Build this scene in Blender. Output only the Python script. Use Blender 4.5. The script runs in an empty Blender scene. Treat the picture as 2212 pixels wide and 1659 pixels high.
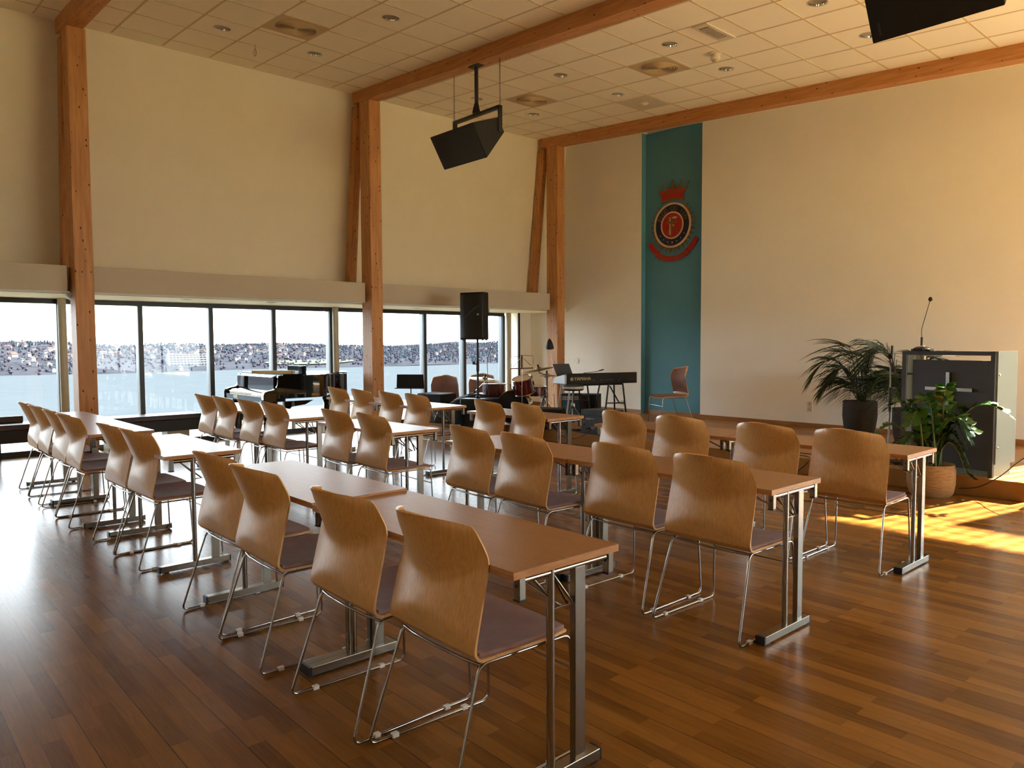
import bpy, bmesh, math, random
from mathutils import Vector, Matrix
from math import sin, cos, pi, radians, hypot
random.seed(7)
C = bpy.context.scene.collection
SC = bpy.context.scene

# ------------------------------------------------------------------ materials
def new_mat(name):
    m = bpy.data.materials.new(name); m.use_nodes = True
    nt = m.node_tree; b = nt.nodes['Principled BSDF']
    return m, nt, b

def lin(c):
    return tuple(((v/12.92) if v <= .04045 else ((v+.055)/1.055)**2.4) for v in c)

def mat(name, col, rough=.5, metal=0., spec=.5, coat=0., var=.0, scale=20., stretch=(1,1,1), bump=0., emit=None, trans=0., coatr=.1):
    """col in sRGB 0..1; var = brightness variation of a noise; stretch = noise mapping scale"""
    m, nt, b = new_mat(name)
    c = lin(col)
    b.inputs['Base Color'].default_value = (*c, 1)
    b.inputs['Roughness'].default_value = rough
    b.inputs['Metallic'].default_value = metal
    b.inputs['Specular IOR Level'].default_value = spec
    b.inputs['Coat Weight'].default_value = coat
    b.inputs['Coat Roughness'].default_value = coatr
    if trans: b.inputs['Transmission Weight'].default_value = trans
    if emit:
        b.inputs['Emission Color'].default_value = (*lin(emit[:3]), 1); b.inputs['Emission Strength'].default_value = emit[3]
    if var or bump:
        tc = nt.nodes.new('ShaderNodeTexCoord'); mp = nt.nodes.new('ShaderNodeMapping'); nz = nt.nodes.new('ShaderNodeTexNoise')
        mp.inputs['Scale'].default_value = stretch
        nz.inputs['Scale'].default_value = scale; nz.inputs['Detail'].default_value = 5; nz.inputs['Roughness'].default_value = .6
        nt.links.new(tc.outputs['Object'], mp.inputs[0]); nt.links.new(mp.outputs[0], nz.inputs['Vector'])
        if var:
            r = nt.nodes.new('ShaderNodeValToRGB')
            r.color_ramp.elements[0].position = .3; r.color_ramp.elements[1].position = .7
            r.color_ramp.elements[0].color = (*[v*(1-var) for v in c], 1); r.color_ramp.elements[1].color = (*[min(1, v*(1+var)) for v in c], 1)
            nt.links.new(nz.outputs['Fac'], r.inputs[0]); nt.links.new(r.outputs[0], b.inputs['Base Color'])
        if bump:
            bp = nt.nodes.new('ShaderNodeBump'); bp.inputs['Strength'].default_value = bump; bp.inputs['Distance'].default_value = .002
            nt.links.new(nz.outputs['Fac'], bp.inputs['Height']); nt.links.new(bp.outputs[0], b.inputs['Normal'])
    return m

def wood(name, col, dark, scale, stretch, rough=.45, coat=0., spec=.5, knots=None, bump=.0, coatr=.15):
    m, nt, b = new_mat(name)
    N = nt.nodes; L = nt.links
    tc = N.new('ShaderNodeTexCoord'); mp = N.new('ShaderNodeMapping'); nz = N.new('ShaderNodeTexNoise')
    mp.inputs['Scale'].default_value = stretch
    nz.inputs['Scale'].default_value = scale; nz.inputs['Detail'].default_value = 6; nz.inputs['Roughness'].default_value = .65
    L.new(tc.outputs['Object'], mp.inputs[0]); L.new(mp.outputs[0], nz.inputs['Vector'])
    r = N.new('ShaderNodeValToRGB'); r.color_ramp.elements[0].position = .32; r.color_ramp.elements[1].position = .66
    r.color_ramp.elements[0].color = (*lin(dark), 1); r.color_ramp.elements[1].color = (*lin(col), 1)
    L.new(nz.outputs['Fac'], r.inputs[0])
    out = r.outputs[0]
    if knots:
        vo = N.new('ShaderNodeTexVoronoi'); vo.inputs['Scale'].default_value = knots[0]
        mp2 = N.new('ShaderNodeMapping'); mp2.inputs['Scale'].default_value = knots[1]
        L.new(tc.outputs['Object'], mp2.inputs[0]); L.new(mp2.outputs[0], vo.inputs['Vector'])
        kr = N.new('ShaderNodeValToRGB'); kr.color_ramp.elements[0].position = knots[2]; kr.color_ramp.elements[1].position = knots[2]+.04
        kr.color_ramp.elements[0].color = (1, 1, 1, 1); kr.color_ramp.elements[1].color = (0, 0, 0, 1)
        L.new(vo.outputs['Distance'], kr.inputs[0])
        mx = N.new('ShaderNodeMix'); mx.data_type = 'RGBA'; mx.inputs[7].default_value = (*lin(knots[3]), 1)
        L.new(kr.outputs[0], mx.inputs[0]); L.new(out, mx.inputs[6]); out = mx.outputs[2]
    L.new(out, b.inputs['Base Color'])
    b.inputs['Roughness'].default_value = rough; b.inputs['Coat Weight'].default_value = coat
    b.inputs['Coat Roughness'].default_value = coatr; b.inputs['Specular IOR Level'].default_value = spec
    if bump:
        bp = N.new('ShaderNodeBump'); bp.inputs['Strength'].default_value = bump; bp.inputs['Distance'].default_value = .001
        L.new(nz.outputs['Fac'], bp.inputs['Height']); L.new(bp.outputs[0], b.inputs['Normal'])
    return m

def parquet(name, c1, c2, rough):
    m, nt, b = new_mat(name); N = nt.nodes; L = nt.links
    tc = N.new('ShaderNodeTexCoord')
    br = N.new('ShaderNodeTexBrick'); br.offset = .37; br.offset_frequency = 2; br.squash = 1
    br.inputs['Scale'].default_value = 1; br.inputs['Brick Width'].default_value = .52; br.inputs['Row Height'].default_value = .069
    br.inputs['Mortar Size'].default_value = .0006; br.inputs['Mortar Smooth'].default_value = .2; br.inputs['Bias'].default_value = -.1
    br.inputs['Color1'].default_value = (0, 0, 0, 1); br.inputs['Color2'].default_value = (1, 1, 1, 1); br.inputs['Mortar'].default_value = (.35, .35, .35, 1)
    L.new(tc.outputs['Object'], br.inputs['Vector'])
    mp = N.new('ShaderNodeMapping'); mp.inputs['Scale'].default_value = (2.5, 34, 1)
    # shift the grain strip by strip
    ad = N.new('ShaderNodeVectorMath'); ad.operation = 'MULTIPLY_ADD'; ad.inputs[1].default_value = (3, 3, 3)
    L.new(br.outputs['Color'], ad.inputs[0]); L.new(tc.outputs['Object'], ad.inputs[2]); L.new(ad.outputs[0], mp.inputs[0])
    nz = N.new('ShaderNodeTexNoise'); nz.inputs['Scale'].default_value = 1.6; nz.inputs['Detail'].default_value = 7; nz.inputs['Distortion'].default_value = 1.2
    L.new(mp.outputs[0], nz.inputs['Vector'])
    big = N.new('ShaderNodeTexNoise'); big.inputs['Scale'].default_value = 7; big.inputs['Detail'].default_value = 1
    mp3 = N.new('ShaderNodeMapping'); mp3.inputs['Scale'].default_value = (.25, 1, 1); L.new(tc.outputs['Object'], mp3.inputs[0]); L.new(mp3.outputs[0], big.inputs['Vector'])
    m1 = N.new('ShaderNodeMath'); m1.operation = 'MULTIPLY_ADD'; m1.inputs[1].default_value = .75
    L.new(br.outputs['Color'], m1.inputs[0])
    m2 = N.new('ShaderNodeMath'); m2.operation = 'MULTIPLY_ADD'; m2.inputs[1].default_value = .7; m2.inputs[2].default_value = -.2
    L.new(nz.outputs['Fac'], m2.inputs[0]); L.new(m2.outputs[0], m1.inputs[2])
    m3 = N.new('ShaderNodeMath'); m3.operation = 'MULTIPLY_ADD'; m3.inputs[1].default_value = .5; L.new(big.outputs['Fac'], m3.inputs[0]); 
    m4 = N.new('ShaderNodeMath'); m4.operation = 'SUBTRACT'; m4.inputs[1].default_value = .25; L.new(m1.outputs[0], m4.inputs[0]); L.new(m4.outputs[0], m3.inputs[2])
    r = N.new('ShaderNodeValToRGB'); r.color_ramp.elements[0].position = 0; r.color_ramp.elements[1].position = 1
    r.color_ramp.elements[0].color = (*lin(c1), 1); r.color_ramp.elements[1].color = (*lin(c2), 1)
    L.new(m3.outputs[0], r.inputs[0])
    # mortar lines darker + wide board joints
    sp = N.new('ShaderNodeSeparateXYZ'); L.new(tc.outputs['Object'], sp.inputs[0])
    w = N.new('ShaderNodeMath'); w.operation = 'PINGPONG'; w.inputs[1].default_value = .1035; L.new(sp.outputs['Y'], w.inputs[0])
    lt = N.new('ShaderNodeMath'); lt.operation = 'LESS_THAN'; lt.inputs[1].default_value = .0013; L.new(w.outputs[0], lt.inputs[0])
    mx = N.new('ShaderNodeMath'); mx.operation = 'MAXIMUM'; mf = N.new('ShaderNodeMath'); mf.operation = 'MULTIPLY'; mf.inputs[1].default_value = .45
    L.new(br.outputs['Fac'], mf.inputs[0]); L.new(mf.outputs[0], mx.inputs[0]); L.new(lt.outputs[0], mx.inputs[1])
    mi = N.new('ShaderNodeMix'); mi.data_type = 'RGBA'; mi.inputs[7].default_value = (*lin([v*.55 for v in c1]), 1)
    L.new(mx.outputs[0], mi.inputs[0]); L.new(r.outputs[0], mi.inputs[6]); L.new(mi.outputs[2], b.inputs['Base Color'])
    # uneven lacquer
    rn = N.new('ShaderNodeTexNoise'); rn.inputs['Scale'].default_value = 1.7; rn.inputs['Detail'].default_value = 8; rn.inputs['Roughness'].default_value = .75
    L.new(tc.outputs['Object'], rn.inputs['Vector'])
    rr = N.new('ShaderNodeMapRange'); rr.inputs[1].default_value = .3; rr.inputs[2].default_value = .7; rr.inputs[3].default_value = rough; rr.inputs[4].default_value = rough+.02
    L.new(rn.outputs['Fac'], rr.inputs[0]); L.new(rr.outputs[0], b.inputs['Roughness'])
    bm = N.new('ShaderNodeBump'); bm.inputs['Strength'].default_value = .05; bm.inputs['Distance'].default_value = .0015
    n2 = N.new('ShaderNodeTexNoise'); n2.inputs['Scale'].default_value = 14; n2.inputs['Detail'].default_value = 4; L.new(tc.outputs['Object'], n2.inputs['Vector'])
    su = N.new('ShaderNodeMath'); su.operation = 'SUBTRACT'; L.new(n2.outputs['Fac'], su.inputs[0]); L.new(mx.outputs[0], su.inputs[1])
    L.new(su.outputs[0], bm.inputs['Height']); L.new(bm.outputs[0], b.inputs['Normal'])
    b.inputs['Specular IOR Level'].default_value = .20
    return m

M = {}
M['floor'] = parquet('oak_parquet', (.38,.24,.09), (.58,.40,.18), .24)
M['stage'] = parquet('stage_parquet', (.54,.38,.20), (.68,.51,.31), .32)
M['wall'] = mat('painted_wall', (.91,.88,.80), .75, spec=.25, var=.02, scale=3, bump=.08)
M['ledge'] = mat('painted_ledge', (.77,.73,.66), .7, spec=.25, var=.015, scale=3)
M['wallw'] = mat('white_wall_paint', (.95,.94,.90), .7, spec=.25, var=.02, scale=2)
M['teal'] = mat('teal_wall_paint', (.34,.56,.63), .6, spec=.3, var=.04, scale=2)
M['ceil'] = mat('ceiling_tile', (.99,.97,.91), .85, spec=.15, var=.02, scale=120, bump=.25)
M['grid'] = mat('ceiling_bar', (.84,.78,.66), .6, spec=.3)
M['beam'] = wood('glulam_spruce', (.80,.57,.34), (.68,.44,.22), 3., (.7,9,9), .5, knots=(1., (8,15,15), .10, (.32,.13,.05)))
M['column'] = wood('glulam_spruce_upright', (.80,.58,.36), (.66,.43,.23), 3., (9,9,.6), .5, knots=(1., (15,15,8.), .115, (.26,.12,.06)))
for k, st in (('beam', (.5, 9, 9)),):
    pass
M['veneer'] = wood('oak_veneer_shell', (.88,.70,.45), (.79,.60,.36), 5., (26,26,1.6), .38, coat=.25, bump=.04, coatr=.35)
M['edge'] = wood('oak_ply_edge', (.86,.68,.45), (.74,.54,.33), 4., (30,30,30), .5)
M['fabric'] = mat('mauve_velour', (.56,.44,.42), .95, spec=.1, var=.14, scale=9, bump=.15)
M['fabric'].node_tree.nodes['Principled BSDF'].inputs['Sheen Weight'].default_value = .12
M['chrome'] = mat('chrome_tube', (.66,.65,.63), .10, metal=1)
M['steel'] = mat('brushed_steel', (.58,.56,.52), .24, metal=1)
M['clear'] = mat('clear_plastic', (.86,.86,.84), .3, var=0)
M['table'] = wood('oak_tabletop', (.64,.45,.25), (.55,.37,.19), 4., (1.2,30,10), .34, coat=.2, coatr=.3)
M['tedge'] = wood('oak_table_edge', (.76,.54,.31), (.64,.42,.22), 4., (3,3,20), .5)
M['black'] = mat('black_plastic', (.06,.06,.065), .45)
M['blackm'] = mat('matt_black', (.035,.035,.038), .7, var=.2, scale=200, bump=.1)
M['grille'] = mat('speaker_grille', (.05,.055,.06), .55, var=.5, scale=400)
M['gloss'] = mat('piano_black', (.008,.008,.009), .04, spec=.7, coat=1., coatr=.02)
M['frame'] = mat('anthracite_frame', (.17,.18,.19), .45)
M['alu'] = mat('aluminium_mullion', (.46,.48,.50), .3, metal=.6)
M['leather'] = mat('dark_brown_leather', (.20,.13,.14), .4, spec=.5, var=.15, scale=12, bump=.2)
M['benchf'] = mat('bench_front_black', (.035,.033,.035), .5)
M['cream'] = mat('cream_lacquer', (.74,.71,.62), .4); M['soffit'] = mat('soffit_paint', (.96,.92,.78), .6)
M['white'] = mat('white_plastic', (.86,.83,.76), .4)
M['lamp'] = mat('downlight_reflector', (.82,.82,.82), .08, metal=1)
M['lampd'] = mat('lamp_inside_dark', (.12,.11,.10), .3)
M['vent'] = mat('vent_metal', (.80,.71,.56), .5)
M['ventd'] = mat('vent_slots', (.22,.18,.12), .7)
M['dgrey'] = mat('lectern_charcoal', (.20,.20,.21), .55, var=.03, scale=5)
M['sgrey'] = mat('lectern_side_grey', (.46,.50,.48), .5, var=.02, scale=60)
M['red'] = mat('emblem_red', (.68,.06,.08), .5)
M['gold'] = mat('emblem_gold', (.50,.37,.17), .45, metal=.2)
M['navy'] = mat('emblem_navy', (.05,.10,.20), .5)
M['ivory'] = mat('emblem_ivory', (.85,.72,.60), .5)
M['drum'] = mat('wine_red_drum_lacquer', (.33,.03,.07), .12, spec=.6, coat=1.)
M['brass'] = mat('cymbal_bronze', (.68,.62,.50), .22, metal=.9, var=.1, scale=3)
M['silver'] = mat('silver_plastic', (.74,.76,.78), .4, var=.02)
M['blue'] = mat('amp_bluelit_grille', (.22,.38,.50), .8, var=.3, scale=60, stretch=(1,1,4))  # blue light on the amp grille is painted into its colour
M['navyfab'] = mat('dark_blue_plastic', (.13,.16,.20), .4, var=.05)
M['greyfab'] = mat('grey_cover_cloth', (.33,.34,.40), .9, var=.1, scale=8)
M['leaf'] = mat('palm_leaf', (.10,.19,.07), .4, var=.35, scale=5)
M['zz'] = mat('glossy_green_leaf', (.15,.32,.08), .22, var=.3, scale=6, spec=.6)
M['stem'] = mat('green_stem', (.30,.38,.16), .5, var=.2, scale=10)
M['pot'] = mat('woven_dark_pot', (.17,.15,.13), .8, var=.5, scale=14, stretch=(6,6,1), bump=.6)
M['basket'] = mat('seagrass_basket', (.56,.42,.24), .85, var=.35, scale=14, stretch=(1,1,7), bump=.8)
M['soil'] = mat('potting_soil', (.12,.09,.07), .95, var=.4, scale=40)
M['score'] = mat('pale_book_edges', (.88,.82,.62), .6, var=.08, scale=30)
M['brown'] = mat('brown_wood_body', (.33,.17,.09), .25, var=.15, scale=6, coat=.5)
def glass_mat():
    m, nt, b = new_mat('window_glass'); N = nt.nodes; L = nt.links
    N.remove(b); o = N['Material Output']
    t = N.new('ShaderNodeBsdfTransparent'); g = N.new('ShaderNodeBsdfGlossy'); f = N.new('ShaderNodeFresnel'); mx = N.new('ShaderNodeMixShader')
    t.inputs[0].default_value = (.95,.97,.96,1); g.inputs['Roughness'].default_value = .0; f.inputs[0].default_value = 1.35
    L.new(f.outputs[0], mx.inputs[0]); L.new(t.outputs[0], mx.inputs[1]); L.new(g.outputs[0], mx.inputs[2]); L.new(mx.outputs[0], o.inputs[0])
    return m
M['glass'] = glass_mat()

# ------------------------------------------------------------------ mesh builder
class MB:
    def __init__(s): s.v = []; s.f = []
    def add(s, vs, fs):
        n = len(s.v); s.v += [tuple(v) for v in vs]; s.f += [tuple(i+n for i in f) for f in fs]; return s
    def box(s, x0, x1, y0, y1, z0, z1, T=None):
        vs = [Vector((x, y, z)) for x in (x0, x1) for y in (y0, y1) for z in (z0, z1)]
        if T: vs = [T @ v for v in vs]
        return s.add(vs, [(0,1,3,2), (4,6,7,5), (0,4,5,1), (2,3,7,6), (0,2,6,4), (1,5,7,3)])
    def prism(s, poly, a, b, axis='x'):
        """poly = list of 2D points; axis x: (y,z); y: (x,z); z: (x,y)"""
        def P(p, t):
            return {'x': (t, p[0], p[1]), 'y': (p[0], t, p[1]), 'z': (p[0], p[1], t)}[axis]
        n = len(poly)
        vs = [P(p, a) for p in poly]+[P(p, b) for p in poly]
        fs = [tuple(range(n))[::-1], tuple(range(n, 2*n))]+[(i, (i+1) % n, n+(i+1) % n, n+i) for i in range(n)]
        return s.add(vs, fs)
    def tube(s, pts, r, seg=8, closed=False, rs=None):
        pts = [Vector(p) for p in pts]; n = len(pts); rings = []
        up = None
        for i in range(n):
            if closed: d = (pts[(i+1) % n]-pts[i-1])
            else: d = pts[min(i+1, n-1)]-pts[max(i-1, 0)]
            if d.length < 1e-9: d = Vector((0,0,1))
            d.normalize()
            if up is None:
                up = d.orthogonal().normalized()
            else:
                up = (up-d*up.dot(d))
                up = up.normalized() if up.length > 1e-6 else d.orthogonal().normalized()
            b = d.cross(up); rr = rs[i] if rs else r
            rings.append([pts[i]+(up*cos(2*pi*k/seg)+b*sin(2*pi*k/seg))*rr for k in range(seg)])
        base = len(s.v)
        for ring in rings: s.v += [tuple(p) for p in ring]
        m = n if closed else n-1
        for i in range(m):
            j = (i+1) % n; off = 0
            if closed and j == 0:   # best twist match
                off = min(range(seg), key=lambda o: (rings[i][0]-rings[0][o]).length)
            for k in range(seg):
                s.f.append((base+i*seg+k, base+i*seg+(k+1) % seg, base+j*seg+(k+1+off) % seg, base+j*seg+(k+off) % seg))
        if not closed:
            s.f.append(tuple(base+k for k in range(seg))[::-1]); s.f.append(tuple(base+(n-1)*seg+k for k in range(seg)))
        return s
    def lathe(s, prof, c=(0,0,0), seg=24, T=None):
        base = len(s.v); n = len(prof)
        for r, z in prof:
            for k in range(seg):
                v = Vector((r*cos(2*pi*k/seg), r*sin(2*pi*k/seg), z))
                if T: v = T @ v
                s.v.append(tuple(v+Vector(c)))
        for i in range(n-1):
            for k in range(seg):
                s.f.append((base+i*seg+k, base+i*seg+(k+1) % seg, base+(i+1)*seg+(k+1) % seg, base+(i+1)*seg+k))
        s.f.append(tuple(base+k for k in range(seg))[::-1]); s.f.append(tuple(base+(n-1)*seg+k for k in range(seg)))
        return s
    def build(s, name, m, parent=None, smooth=35, bevel=0, loc=None, rot=None):
        me = bpy.data.meshes.new(name); me.from_pydata(s.v, [], s.f); me.update()
        bm = bmesh.new(); bm.from_mesh(me); bmesh.ops.recalc_face_normals(bm, faces=bm.faces); bm.to_mesh(me); bm.free()
        me.materials.append(m)
        if smooth:
            me.shade_smooth(); me.set_sharp_from_angle(angle=radians(smooth))
        o = bpy.data.objects.new(name, me); C.objects.link(o)
        if parent: o.parent = parent
        if loc: o.location = loc
        if rot: o.rotation_euler = rot
        if bevel:
            b = o.modifiers.new('bevel', 'BEVEL'); b.width = bevel; b.segments = 2; b.limit_method = 'ANGLE'; b.angle_limit = radians(40)
        return o

def fillet(pts, r, seg=5, closed=False):
    pts = [Vector(p) for p in pts]; n = len(pts); out = []
    for i in range(n):
        if not closed and i in (0, n-1): out.append(pts[i]); continue
        a, p, b = pts[i-1], pts[i], pts[(i+1) % n]
        u = (a-p); v = (b-p); rr = min(r, u.length*.45, v.length*.45); u.normalize(); v.normalize()
        A = p+u*rr; B = p+v*rr
        for k in range(seg+1):
            t = k/seg; out.append(A*(1-t)**2+p*2*t*(1-t)+B*t*t)
    return out

def tag(o, label=None, cat=None, group=None, kind=None):
    if label: o['label'] = label
    if cat: o['category'] = cat
    if group: o['group'] = group
    if kind: o['kind'] = kind
    return o
def thing(name, loc, rz=0, label=None, cat=None, group=None, kind=None):
    o = bpy.data.objects.new(name, None); C.objects.link(o); o.location = loc; o.rotation_euler = (0, 0, rz); o.empty_display_size = .1
    return tag(o, label, cat, group, kind)
def struct(o, label=None, cat='room'):
    o['kind'] = 'structure'
    if label: o['label'] = label
    o['category'] = cat
    return o
def dup(root, name=None, loc=None, rz=None, label=None, group=None):
    r = root.copy(); C.objects.link(r)
    if loc is not None: r.location = loc
    if rz is not None: r.rotation_euler = (0, 0, rz)
    if label: r['label'] = label
    if group: r['group'] = group
    for ch in root.children:
        c = ch.copy(); C.objects.link(c); c.parent = r
        for g in ch.children:
            d = g.copy(); C.objects.link(d); d.parent = c
    return r

def textmesh(s, size, ext=.002, align='CENTER'):
    cu = bpy.data.curves.new('lettering', 'FONT'); cu.body = s; cu.size = size; cu.extrude = ext; cu.align_x = align; cu.align_y = 'CENTER'
    o = bpy.data.objects.new('lettering', cu); C.objects.link(o)
    bpy.context.view_layer.update()
    me = bpy.data.meshes.new_from_object(o.evaluated_get(bpy.context.evaluated_depsgraph_get()))
    bpy.data.objects.remove(o)
    return [v.co.copy() for v in me.vertices], [tuple(p.vertices) for p in me.polygons]

TAN = math.tan(radians(3.855))
def zc(x): return 4.61-TAN*x          # sloping ceiling height
STZ = .175                            # stage top

# ------------------------------------------------------------------ room shell
XR, YB, YF = 4.6, -4.0, 10.75
m = MB(); m.box(-12.0, XR+.2, YB-.2, 11.2, -.15, 0)
struct(m.build('floor', M['floor'], smooth=0), 'glossy oak strip parquet floor', 'floor')

# ceiling: tiles, with round holes where the downlights sit
tx = [-3.98+.6*k for k in range(-12, 16)]; tx = [-10.40]+[x for x in tx if -10.3 < x < XR]+[XR]
rows = [[YB, -3.8, -3.2, -2.6, -2.0], [-1.8, -1.2, -.6, 0, .6, 1.2, 1.8, 2.02], [2.22, 2.62, 3.22, 3.82, 4.42, 5.02, 5.62, 5.97], [6.17, 6.53, 7.13, 7.73, 8.33, 8.93, 9.53, 9.95], [10.15, 10.5, YF]]
LIGHTS = [(-9.08, 3.52), (-7.28, 4.72), (-9.08, 4.72), (-5.48, 7.43), (-7.28, 7.43), (-5.48, 8.63), (-7.28, 8.63), (-9.08, 8.63), (-9.08, 7.43), (-3.68, 7.43), (-3.68, 8.63)]
m = MB()
def cq(x0, x1, y0, y1, hole=None):
    P = lambda x, y, dz=0: (x, y, zc(x)+dz)
    if not hole:
        m.add([P(x0,y0), P(x1,y0), P(x1,y1), P(x0,y1)], [(0,1,2,3)]); return
    cx, cy, r = hole; n = 32; inn = []; out = []
    for k in range(n):
        a = 2*pi*(k+.5)/n; c, s = cos(a), sin(a); inn.append(P(cx+r*c, cy+r*s))
        t = min(((x1-cx) if c > 0 else (cx-x0))/abs(c), ((y1-cy) if s > 0 else (cy-y0))/abs(s)); out.append(P(cx+t*c, cy+t*s))
    m.add(inn+out, [(i, (i+1) % n, n+(i+1) % n, n+i) for i in range(n)])
    # fill the four corners
    for X, Y in ((x0,y0), (x1,y0), (x1,y1), (x0,y1)):
        a = math.atan2(Y-cy, X-cx) % (2*pi); k = int((a/(2*pi))*n-.5) % n
        m.add([P(X,Y), out[k], out[(k+1) % n]], [(0,1,2)])
for ry in rows:
    for i in range(len(ry)-1):
        for j in range(len(tx)-1):
            x0, x1, y0, y1 = tx[j], tx[j+1], ry[i], ry[i+1]
            h = [(a, b) for a, b in LIGHTS if x0 < a < x1 and y0 < b < y1]
            cq(x0, x1, y0, y1, (h[0][0], h[0][1], .094) if h else None)
for y0, y1 in ((-2.0,-1.8), (2.02,2.22), (5.97,6.17), (9.95,10.15)): cq(-10.40, XR, y0, y1)
ceil = struct(m.build('ceiling', M['ceil'], smooth=0), 'sloping cream tiled suspended ceiling', 'ceiling')
m = MB()
for ry in rows[:-1]:
    for y in ry[1:-1]:
        n0, n1 = -10.3, XR; w = .010
        m.add([(x, yy, zc(x)-d) for x in (n0, n1) for yy in (y-w, y+w) for d in (0.0, .004)], [(0,1,3,2), (4,6,7,5), (0,4,5,1), (2,3,7,6), (0,2,6,4), (1,5,7,3)])
    for x in tx[1:-1]:
        w = .010
        m.add([(xx, yy, zc(xx)-d) for xx in (x-w, x+w) for yy in (ry[0], ry[-1]) for d in (0.0, .004)], [(0,1,3,2), (4,6,7,5), (0,4,5,1), (2,3,7,6), (0,2,6,4), (1,5,7,3)])
struct(m.build('trim_1', M['grid'], smooth=0), 'slim metal grid bars between the ceiling tiles', 'ceiling grid')
m = MB(); m.add([(x, y, zc(x)+d) for x in (-12, XR+.2) for y in (YB-.2, 11.2) for d in (.25, .3)], [(0,1,3,2), (4,6,7,5), (0,4,5,1), (2,3,7,6), (0,2,6,4), (1,5,7,3)])
struct(m.build('ceiling_roof_slab', M['wallw'], smooth=0), 'roof above the suspended ceiling', 'roof').name = 'ceiling.001'

# left wall: upper sloping part over the windows, ledge, soffit
m = MB(); m.prism([(-10.38, 5.56), (-10.38, zc(-10.38)), (-10.78, 2.2), (-12.0, 2.2), (-12.0, 5.56)], YB-.2, 11.2, 'y')
struct(m.build('wall_left', M['wall'], smooth=0), 'beige sloping upper wall above the window band', 'wall')
m = MB()
COLS = [(-2.0,), (2.02,), (5.97,), (9.95,)]
segs = [(YB, -2.12), (-1.68, 1.99), (2.24, 5.96), (6.22, 9.91)]
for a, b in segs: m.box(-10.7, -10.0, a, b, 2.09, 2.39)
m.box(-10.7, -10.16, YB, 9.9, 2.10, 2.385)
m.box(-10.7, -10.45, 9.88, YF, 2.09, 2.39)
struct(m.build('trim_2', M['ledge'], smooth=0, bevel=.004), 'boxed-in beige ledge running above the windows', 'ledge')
m = MB(); m.box(-12.0, -10.4, YB, YF, 2.085, 2.14)
struct(m.build('trim_3', M['soffit'], smooth=0), 'cream soffit between ledge and window heads', 'soffit')

# front wall with recessed teal strip, and the opening of the side window out of frame on the right
m = MB()
HX = 11.2
m.box(-12.0, -8.52, YF, HX, 0, 5.5)
m.box(-7.26, -1.8, YF, HX, 0, 5.2)
m.box(-1.8, XR+.2, YF, HX, 3.9, 4.9); m.box(4.1, XR+.2, YF, HX, 0, 3.9); m.box(-1.8, 4.1, YF, HX, 0, .25)
m.box(-8.52, -7.26, YF+.16, HX, 0, 5.4)
struct(m.build('wall_front', M['wallw'], smooth=0), 'pale front wall behind the stage', 'wall')
m = MB(); m.box(-8.52, -7.26, YF+.11, YF+.165, STZ, zc(-8)-.08+.1)
m.box(-8.53, -8.515, YF+.002, YF+.16, STZ, zc(-8.5)); m.box(-7.265, -7.25, YF+.002, YF+.16, STZ, zc(-7.3))
struct(m.build('wall_front_teal_panel', M['teal'], smooth=0), 'tall narrow teal strip recessed in the front wall', 'wall').name = 'wall_front.001'
m = MB(); m.box(-11.6, -8.50, YF-.02, YF, STZ, STZ+.075); m.box(-7.28, -1.9, YF-.02, YF, STZ, STZ+.075); m.box(-8.50, -7.28, YF+.09, YF+.11, STZ, STZ+.075); m.box(-8.51, -7.27, YF+.001, YF+.11, STZ-.02, STZ)
struct(m.build('baseboard_front', M['table'], smooth=0), 'oak skirting board along the front wall', 'baseboard')
m = MB(); m.box(-12.0, XR+.2, YB-.2, YB, 0, 5.5)
struct(m.build('wall_back', M['wall'], smooth=0), 'back wall behind the camera', 'wall')
m = MB(); m.box(XR, XR+.2, YB, YF, 0, .25); m.box(XR, XR+.2, YB, YF, 2.75, 4.6)
for a, b in ((YB, 5.6), (9.8, YF)): m.box(XR, XR+.2, a, b, .25, 2.75)
struct(m.build('wall_right', M['wall'], smooth=0), 'right wall outside the picture, with an added window opening', 'wall')
# short return of the front wall beside the last window
m = MB(); m.box(-12.0, -11.42, 10.42, YF, 0, 2.09)
struct(m.build('wall_left_return', M['wallw'], smooth=0), 'white wall return beside the last window', 'wall').name = 'wall_left.001'

# windows: one structure per bay
bays = [(-3.9, -1.95), (-1.75, 2.12), (2.28, 6.22), (6.38, 10.18)]
mull = [-3.9, -2.9, -1.9, -.78, .22, 1.2, 2.19, 3.2, 4.2, 5.2, 6.22, 7.2, 8.16, 9.1, 10.12]
for wi, (a, b) in enumerate(((-3.9, -1.85), (-1.85, 2.19), (2.19, 6.22), (6.22, 10.15))):
    w = thing('window_%d' % (wi+1), (-11.6, a, 0)); w['kind'] = 'structure'; w['label'] = 'floor-to-ceiling window bay overlooking the fjord'; w['category'] = 'window'
    f = MB(); L = b-a
    f.box(-.10, .03, 0, L, 2.02, 2.085); f.box(-.10, .05, 0, L, 0, .075); 
    f.box(-.02, .035, .0, .03, .07, 2.03)
    ms = [y-a for y in mull if a+.1 < y <= b+.05]
    al = MB()
    for y in ms:
        f.box(.005, .05, y-.035, y+.03, .07, 2.03)
        al.box(-.10, .004, y-.035, y+.025, .07, 2.03)
    f.build('window_frame', M['frame'], w, smooth=0); al.build('mullion', M['alu'], w, smooth=0)
    g = MB(); g.box(-.06, -.052, .0, L, .07, 2.03); g.build('pane', M['glass'], w, smooth=0)
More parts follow.
